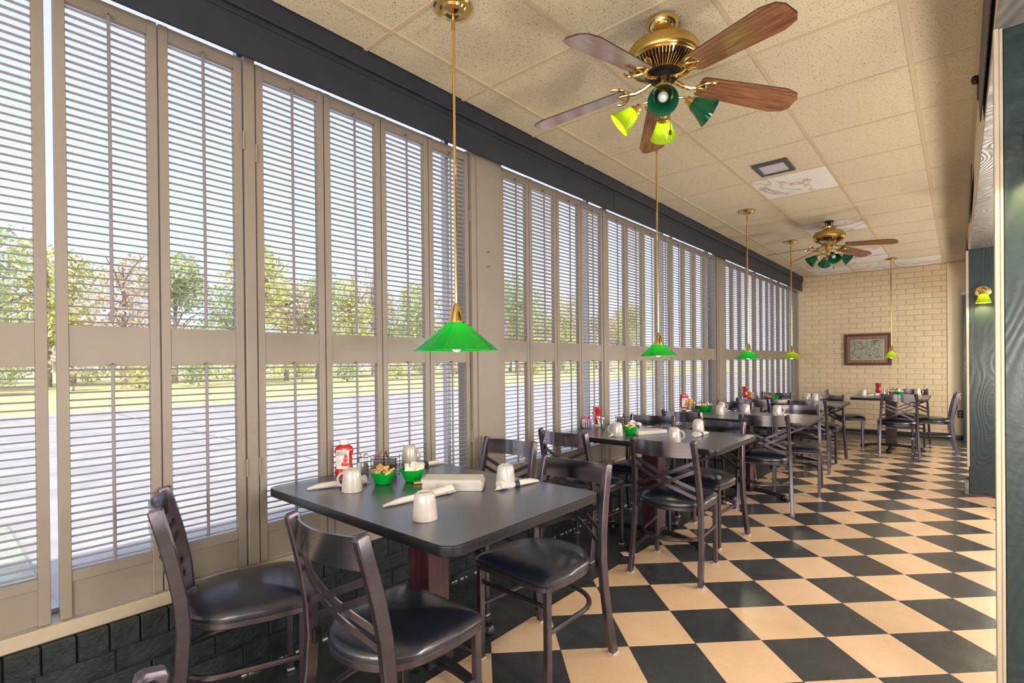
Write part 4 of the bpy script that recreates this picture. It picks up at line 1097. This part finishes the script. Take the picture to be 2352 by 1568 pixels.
# ------------------------------------------------------------------ ceiling fans
def fan(cx, cy, a0, lab, lit, drop=0.0, exposed=False):
    t = thing('ceiling_fan', lab, 'fan', (cx, cy, 0), 0, 'five-blade brass ceiling fans')
    if exposed:
        MB().lathe([(0.0, H - 0.006), (0.05, H - 0.006), (0.05, H - 0.001), (0.0, H - 0.001)], 8).build('mounting_bracket', BLACKM, t)
        b = MB(); b.tube([(0, 0, H - 0.10), (0, 0, H - 0.005)], 0.018, 10); b.box(-0.035, -0.029, -0.01, 0.01, H - 0.07, H - 0.004); b.box(0.029, 0.035, -0.01, 0.01, H - 0.07, H - 0.004)
        b.build('hanger', BLACKM, t); zc = H - 0.055
    else: zc = H - 0.001
    MB().lathe([(0.066, zc), (0.070, zc - 0.006), (0.069, zc - 0.018), (0.058, zc - 0.040), (0.036, zc - 0.056), (0.030, zc - 0.060), (0.034, zc - 0.066), (0.028, zc - 0.074), (0.0, zc - 0.074)], 32).build('canopy', BRASS, t, smooth=True)
    MB().tube([(0, 0, 2.655), (0, 0, zc - 0.06)], 0.013, 12).build('downrod', BRASSD, t, smooth=True)
    mh = MB().lathe([(0.0, 2.664), (0.070, 2.664), (0.105, 2.658), (0.140, 2.646), (0.153, 2.628), (0.155, 2.600), (0.152, 2.588), (0.146, 2.583), (0.150, 2.578), (0.144, 2.572)], 44).build('motor_housing', BRASSD, t, smooth=True)
    MB().lathe([(0.150, 2.581), (0.153, 2.577), (0.150, 2.573)], 44).build('trim_ring', BRASS, mh, smooth=True)
    MB().lathe([(0.144, 2.574), (0.128, 2.560), (0.066, 2.535), (0.0, 2.533)], 40).build('vent_backing', BLACKM, mh, smooth=True)
    v = MB()
    for k in range(60):
        a = 2 * PI * k / 60; c, s_ = math.cos(a), math.sin(a)
        v.sweep([(0.143 * c, 0.143 * s_, 2.573), (0.130 * c, 0.130 * s_, 2.556), (0.078 * c, 0.078 * s_, 2.531)], rect(0.0045, 0.005))
    v.build('vent_fins', BRASS, mh, kind='stuff')
    MB().lathe([(0.082, 2.538), (0.080, 2.528), (0.060, 2.520), (0.060, 2.505), (0.050, 2.500), (0.0, 2.500)], 32).build('rotor_hub', BLACKM, t, smooth=True)
    for k in range(5):
        a = R(a0 + 72 * k)
        T = Matrix.Rotation(a, 4, 'Z') @ Matrix.Translation((0, 0, 2.492))
        # blade iron
        im = MB()
        def tt(m_, pts, r_): m_.tube([T @ Vector(p) for p in pts], r_, 8)
        tt(im, [(0.052, 0, 0.010), (0.085, 0, -0.006), (0.125, 0, -0.016), (0.150, 0, -0.012)], 0.0095)
        tt(im, [(0.148, 0, -0.012), (0.165, 0.028, -0.010), (0.178, 0.050, -0.006), (0.205, 0.060, -0.004), (0.222, 0.056, -0.004)], 0.0065)
        tt(im, [(0.148, 0, -0.012), (0.165, -0.028, -0.016), (0.178, -0.050, -0.018), (0.205, -0.060, -0.020), (0.222, -0.056, -0.018)], 0.0065)
        tt(im, [(0.178, 0.050, -0.006), (0.190, 0.020, -0.010), (0.205, 0.0, -0.012), (0.190, -0.020, -0.014), (0.178, -0.050, -0.018)], 0.0055)
        tt(im, [(0.150, 0, -0.012), (0.205, 0.0, -0.012)], 0.005)
        irn = im.build('blade_iron', BRASS, t, smooth=True)
        # blade: pitched and slightly drooping
        B_ = T @ Matrix.Translation((0.165, 0, -0.006)) @ Matrix.Rotation(R(6.5), 4, 'Y') @ Matrix.Rotation(R(-12), 4, 'X')
        Lb, w0, w1 = 0.458, 0.054, 0.073
        ol = [(0, -w0 * 0.8), (0.012, -w0), (Lb - 0.075, -w1), (Lb - 0.02, -w1 * 0.80), (Lb, -w1 * 0.42), (Lb, w1 * 0.42), (Lb - 0.02, w1 * 0.80), (Lb - 0.075, w1), (0.012, w0), (0, w0 * 0.8)]
        n = len(ol); m = MB()
        bl = bpy.data.objects.new('blade', None)
        m.add([(x, y, 0) for x, y in ol] + [(x, y, 0.0055) for x, y in ol], [tuple(range(n))[::-1], tuple(n + i for i in range(n))])
        m.add([(x, y, 0) for x, y in ol] + [(x, y, 0.0055) for x, y in ol], [(i, (i + 1) % n, n + (i + 1) % n, n + i) for i in range(n)], 1)
        bpy.data.objects.remove(bl)
        bo = m.build('blade', [WOODB, BLEDGE], t); bo.matrix_local = B_
    MB().lathe([(0.0, 2.505), (0.032, 2.505), (0.036, 2.498), (0.036, 2.445), (0.030, 2.438), (0.040, 2.430), (0.046, 2.415), (0.044, 2.395), (0.026, 2.375), (0.014, 2.366), (0.016, 2.356), (0.009, 2.346), (0.0, 2.344)], 28).build('light_kit', BRASS, t, smooth=True)
    for k in range(4):
        a = R(-66 + 90 * k); c, s_ = math.cos(a), math.sin(a)
        ar = MB().tube([(0.040 * c, 0.040 * s_, 2.408), (0.065 * c, 0.065 * s_, 2.418), (0.090 * c, 0.090 * s_, 2.414), (0.108 * c, 0.108 * s_, 2.396)], 0.0055, 8).build('lamp_arm', BRASS, t, smooth=True)
        tilt = R(38) if k != 0 else R(42)
        ax = Vector((c * math.cos(tilt), s_ * math.cos(tilt), -math.sin(tilt)))
        Z = ax; X = Vector((-s_, c, 0)); Y = Z.cross(X)
        Tm = Matrix((X, Y, Z)).transposed().to_4x4(); Tm.translation = Vector((0.100 * c, 0.100 * s_, 2.404))
        MB().lathe([(0.0, -0.004), (0.014, -0.002), (0.017, 0.004), (0.017, 0.018), (0.026, 0.022), (0.027, 0.034)], 18, T=Tm).build('socket', BRASSD, ar, smooth=True)
        on = k in lit
        pr = [(0.024, 0.026), (0.030, 0.036), (0.040, 0.068), (0.052, 0.098), (0.062, 0.118), (0.060, 0.118), (0.050, 0.098), (0.038, 0.068), (0.028, 0.036), (0.022, 0.028)]
        s2 = MB().lathe(pr + pr[:1], 32, T=Tm).build('shade', SHADEY if on else SHADED, t, smooth=True)
        s2['label'] = 'lit lime glass shade' if on else 'unlit dark green glass shade'
        MB().lathe([(0.010, 0.02), (0.012, 0.045), (0.021, 0.066), (0.022, 0.078), (0.014, 0.090), (0.0, 0.094)], 16, T=Tm).build('bulb', BULB if on else BULBOFF, s2, smooth=True)
    ch = MB().tube([(0.042, -0.03, 2.44), (0.046, -0.034, 2.26)], 0.0012, 6).build('pull_chain', WIRE, t)
    MB().lathe([(0.0, 2.236), (0.005, 2.240), (0.0065, 2.250), (0.003, 2.262), (0.0, 2.264)], 10).build('chain_knob', FRAMEW, ch, smooth=True, loc=(0.046, -0.034, 0))
    return t
fan(1.280, 2.175, 48, 'large brass ceiling fan overhead with two lit lime shades', (2, 3))
fan(1.200, 6.540, 62, 'farther brass ceiling fan with dark hanger and all shades unlit', (), exposed=True)

# ------------------------------------------------------------------ wall lamps on the pillars
def sconce(x, y, z, lab):
    t = thing('wall_lamp', lab, 'lamp', (x, y, z), 0, 'brass wall lamps with lime shades')
    T = Matrix.Rotation(R(90), 4, 'X')
    MB().lathe([(0.0, 0.020), (0.020, 0.020), (0.034, 0.014), (0.038, 0.010), (0.050, 0.010), (0.056, 0.006), (0.060, 0.000)], 32, T=T).build('back_plate', BRASS, t, smooth=True)
    MB().tube([(0, -0.018, 0.0), (0, -0.050, 0.030), (0, -0.085, 0.034), (0, -0.105, 0.012), (0, -0.106, -0.012)], 0.006, 10).build('arm', BRASS, t, smooth=True)
    MB().lathe([(0.0, -0.004), (0.024, -0.008), (0.028, -0.022), (0.028, -0.030)], 20).build('socket', BRASS, t, smooth=True, loc=(0, -0.106, 0))
    s_ = MB().lathe([(0.027, -0.026), (0.034, -0.040), (0.058, -0.108), (0.056, -0.108), (0.032, -0.040), (0.025, -0.028), (0.027, -0.026)], 32).build('shade', SHADEY, t, smooth=True, loc=(0, -0.106, 0))
    MB().lathe([(0.0, -0.092), (0.014, -0.088), (0.021, -0.072), (0.018, -0.058), (0.010, -0.040), (0.010, -0.024)], 16).build('bulb', BULB2, s_, smooth=True)
sconce(2.434, 6.358, 1.862, 'brass wall lamp with lit lime shade on the far dark green pillar')
sconce(2.470, 2.168, 1.915, 'brass wall lamp at the right edge, on the near dark green pillar')

# ------------------------------------------------------------------ framed picture on the far wall
pc = thing('framed_picture', 'dark wood framed pale map print hanging on the cream brick wall', 'picture', (1.088, YF - 0.012, 1.423))
W, Hh, fw_ = 0.668, 0.540, 0.042
for nm, b in (('top', (-W / 2, W / 2, Hh / 2 - fw_, Hh / 2)), ('bottom', (-W / 2, W / 2, -Hh / 2, -Hh / 2 + fw_)), ('a', (-W / 2, -W / 2 + fw_, -Hh / 2 + fw_, Hh / 2 - fw_)), ('b', (W / 2 - fw_, W / 2, -Hh / 2 + fw_, Hh / 2 - fw_))):
    MB().box(b[0], b[1], -0.032, 0.0, b[2], b[3], c=0.003).build('frame_rail', FRAMEW, pc)
MATS = mat('pleated_mat_board', (0.42, 0.25, 0.20), 0.7, var=0.5, vs=9, stretch=(9, 1, 0.35), col2=(0.20, 0.11, 0.09))
MB().box(-W / 2 + fw_, W / 2 - fw_, -0.014, -0.006, -Hh / 2 + fw_, Hh / 2 - fw_).build('mat_board', MATS, pc)
MB().box(-0.242, 0.232, -0.017, -0.013, -0.178, 0.168).build('inner_border', mat('inner_border_cream', (0.72, 0.62, 0.36), 0.6), pc)
MAPM = mat('map_print', (0.50, 0.47, 0.34), 0.5)
_p = MAPM.node_tree.nodes['Principled BSDF']; _tc = N(MAPM, 'ShaderNodeTexCoord')
_n = N(MAPM, 'ShaderNodeTexNoise', Scale=7.0, Detail=4.0, Distortion=0.6); L(MAPM, _tc.outputs['Object'], _n.inputs['Vector'])
_c = N(MAPM, 'ShaderNodeValToRGB'); e = _c.color_ramp.elements
e[0].position = 0.3; e[0].color = (0.55, 0.50, 0.28, 1); e[1].position = 0.72; e[1].color = (0.48, 0.46, 0.34, 1)
for p_, c_ in ((0.42, (0.42, 0.44, 0.33, 1)), (0.47, (0.12, 0.13, 0.11, 1)), (0.49, (0.45, 0.43, 0.36, 1)), (0.58, (0.38, 0.42, 0.35, 1)), (0.60, (0.16, 0.15, 0.14, 1)), (0.62, (0.46, 0.45, 0.36, 1))):
    q = e.new(p_); q.color = c_
L(MAPM, _n.outputs['Fac'], _c.inputs[0]); L(MAPM, _c.outputs[0], _p.inputs['Base Color'])
MB().box(-0.234, 0.224, -0.0185, -0.0165, -0.170, 0.160).build('map_print', MAPM, pc)
MB().box(-W / 2 + fw_, W / 2 - fw_, -0.0235, -0.0215, -Hh / 2 + fw_, Hh / 2 - fw_).build('glass_pane', PGLASS, pc)

# round ceiling vent / recessed light fixture
cv = thing('ceiling_light', 'dark-framed rectangular fixture with frosted lens beside the stained tile', 'light fixture', (1.182, 4.39, H - 0.001))
vm = MB(); 
for b in ((-0.125, 0.125, -0.14, -0.105), (-0.125, 0.125, 0.105, 0.14), (-0.125, -0.09, -0.105, 0.105), (0.09, 0.125, -0.105, 0.105)): vm.box(b[0], b[1], b[2], b[3], -0.016, 0.0, c=0.003)
vm.build('frame', mat('fixture_frame_grey', (0.09, 0.085, 0.11), 0.4), cv)
MB().box(-0.089, 0.089, -0.104, 0.104, -0.009, 0.0).build('lens', mat('frosted_lens', (0.62, 0.64, 0.70), 0.5), cv)

# ------------------------------------------------------------------ outdoors
GZ = -0.20
struct(MB().box(-150, -0.15, -60, 160, GZ - 0.3, GZ - 0.01).build('ground_outside', GRASS))
pk = struct(MB().box(-17.0, -0.15, -60, 160, GZ - 0.2, GZ).build('parking_lot', STONEC))
for k in range(14):
    MB().box(-17.0, -2.2, -8 + 4.0 * k, -7.96 + 4.0 * k, GZ - 0.005, GZ + 0.004).build('joint_line', mat('joint', (0.30, 0.29, 0.30), 0.9) if k == 0 else bpy.data.materials['joint'], pk)
struct(MB().box(-4.2, -0.15, -12, 0.55, GZ - 0.05, GZ + 0.06, c=0.03).build('lawn_near', GRASS2))
kb = struct(MB().box(-17.3, -17.0, -60, 160, GZ - 0.1, GZ + 0.12, c=0.03).build('kerb', STONEC))
def leaf_cloud(m, c, rx, rz_, n_, size, rnd):
    for _ in range(n_):
        u = rnd.uniform(-1, 1); a = rnd.uniform(0, 2 * PI); q = math.sqrt(1 - u * u); rr = rnd.uniform(0.55, 1.05)
        p = Vector((c[0] + rx * rr * q * math.cos(a), c[1] + rx * rr * q * math.sin(a), c[2] + rz_ * rr * u))
        d1 = Vector((rnd.uniform(-1, 1), rnd.uniform(-1, 1), rnd.uniform(-1, 1))).normalized() * size * rnd.uniform(0.6, 1.3)
        d2 = Vector((rnd.uniform(-1, 1), rnd.uniform(-1, 1), rnd.uniform(-1, 1))).normalized() * size * rnd.uniform(0.4, 0.9)
        m.add([p - d1, p - d2 * 0.6, p + d1, p + d2 * 0.6], [(0, 1, 2, 3)])
TR = []
_r1 = random.Random(21)
yy = -6.0
while yy < 92:
    TR.append((-45 + _r1.uniform(-5, 5), yy, _r1.uniform(10.5, 13.2) * (1.0 if yy < 40 else 1.0))); yy += _r1.uniform(3.2, 4.6)
yy = -3.0
while yy < 100:
    TR.append((-58 + _r1.uniform(-3, 3), yy, _r1.uniform(11.0, 13.5))); yy += _r1.uniform(5.5, 7.0)
for k, (x, y, hh) in enumerate(TR):
    rnd = random.Random(k + 50)
    kind = k % 3
    lab = ['yellow-green leafy tree beyond the lawn outside', 'pale straw-coloured bare-branched tree beyond the lawn outside', 'mid green tree beyond the lawn outside'][kind]
    t = thing('tree', lab, 'tree', (x, y, GZ), 0, ['yellow-green trees outside the windows', 'pale bare trees outside the windows', 'green trees outside the windows'][kind])
    m = MB(); m.tube([(0, 0, 0), (0.1, 0.05, hh * 0.3), (-0.1, 0.1, hh * 0.62), (0.05, 0, hh * 0.85)], 0.20, 8, scale=[1.2, 0.9, 0.6, 0.3])
    for q in range(9):
        a = rnd.uniform(0, 6.28); z0 = hh * rnd.uniform(0.2, 0.7); l_ = hh * rnd.uniform(0.16, 0.28)
        m.tube([(0, 0, z0), (l_ * 0.5 * math.cos(a), l_ * 0.5 * math.sin(a), z0 + l_ * 0.5), (l_ * math.cos(a), l_ * math.sin(a), z0 + l_ * 0.8)], 0.07, 5, scale=[1, 0.7, 0.3])
    m.build('trunk', BARK, t, smooth=True)
    m = MB()
    for q in range(9):
        zq = hh * rnd.uniform(0.14, 0.88); a = rnd.uniform(0, 6.28); d = hh * 0.15 * (1.3 - zq / hh)
        leaf_cloud(m, (d * math.cos(a), d * math.sin(a), zq), hh * 0.15, hh * 0.14, 300 if kind != 1 else 240, 0.25, rnd)
    m.build('crown', [LEAFA, LEAFB, LEAFC][kind], t)
for k in range(26):
    rnd = random.Random(k + 400); y = -4 + 3.4 * k; x = -37 + rnd.uniform(-1.5, 1.5)
    t = thing('shrub', 'low shrub in the ragged row before the trees outside', 'shrub', (x, y, GZ), 0, 'row of low shrubs outside')
    m = MB(); m.tube([(0, 0, 0), (0, 0, 0.8)], 0.05, 5); m.build('stem', BARK, t)
    m = MB()
    for q in range(4): leaf_cloud(m, (rnd.uniform(-0.5, .5), rnd.uniform(-0.6, 0.6), rnd.uniform(0.7, 1.9)), 0.95, 0.9, 120, 0.2, rnd)
    m.build('foliage', [LEAFB, LEAFA, LEAFC][k % 3], t)
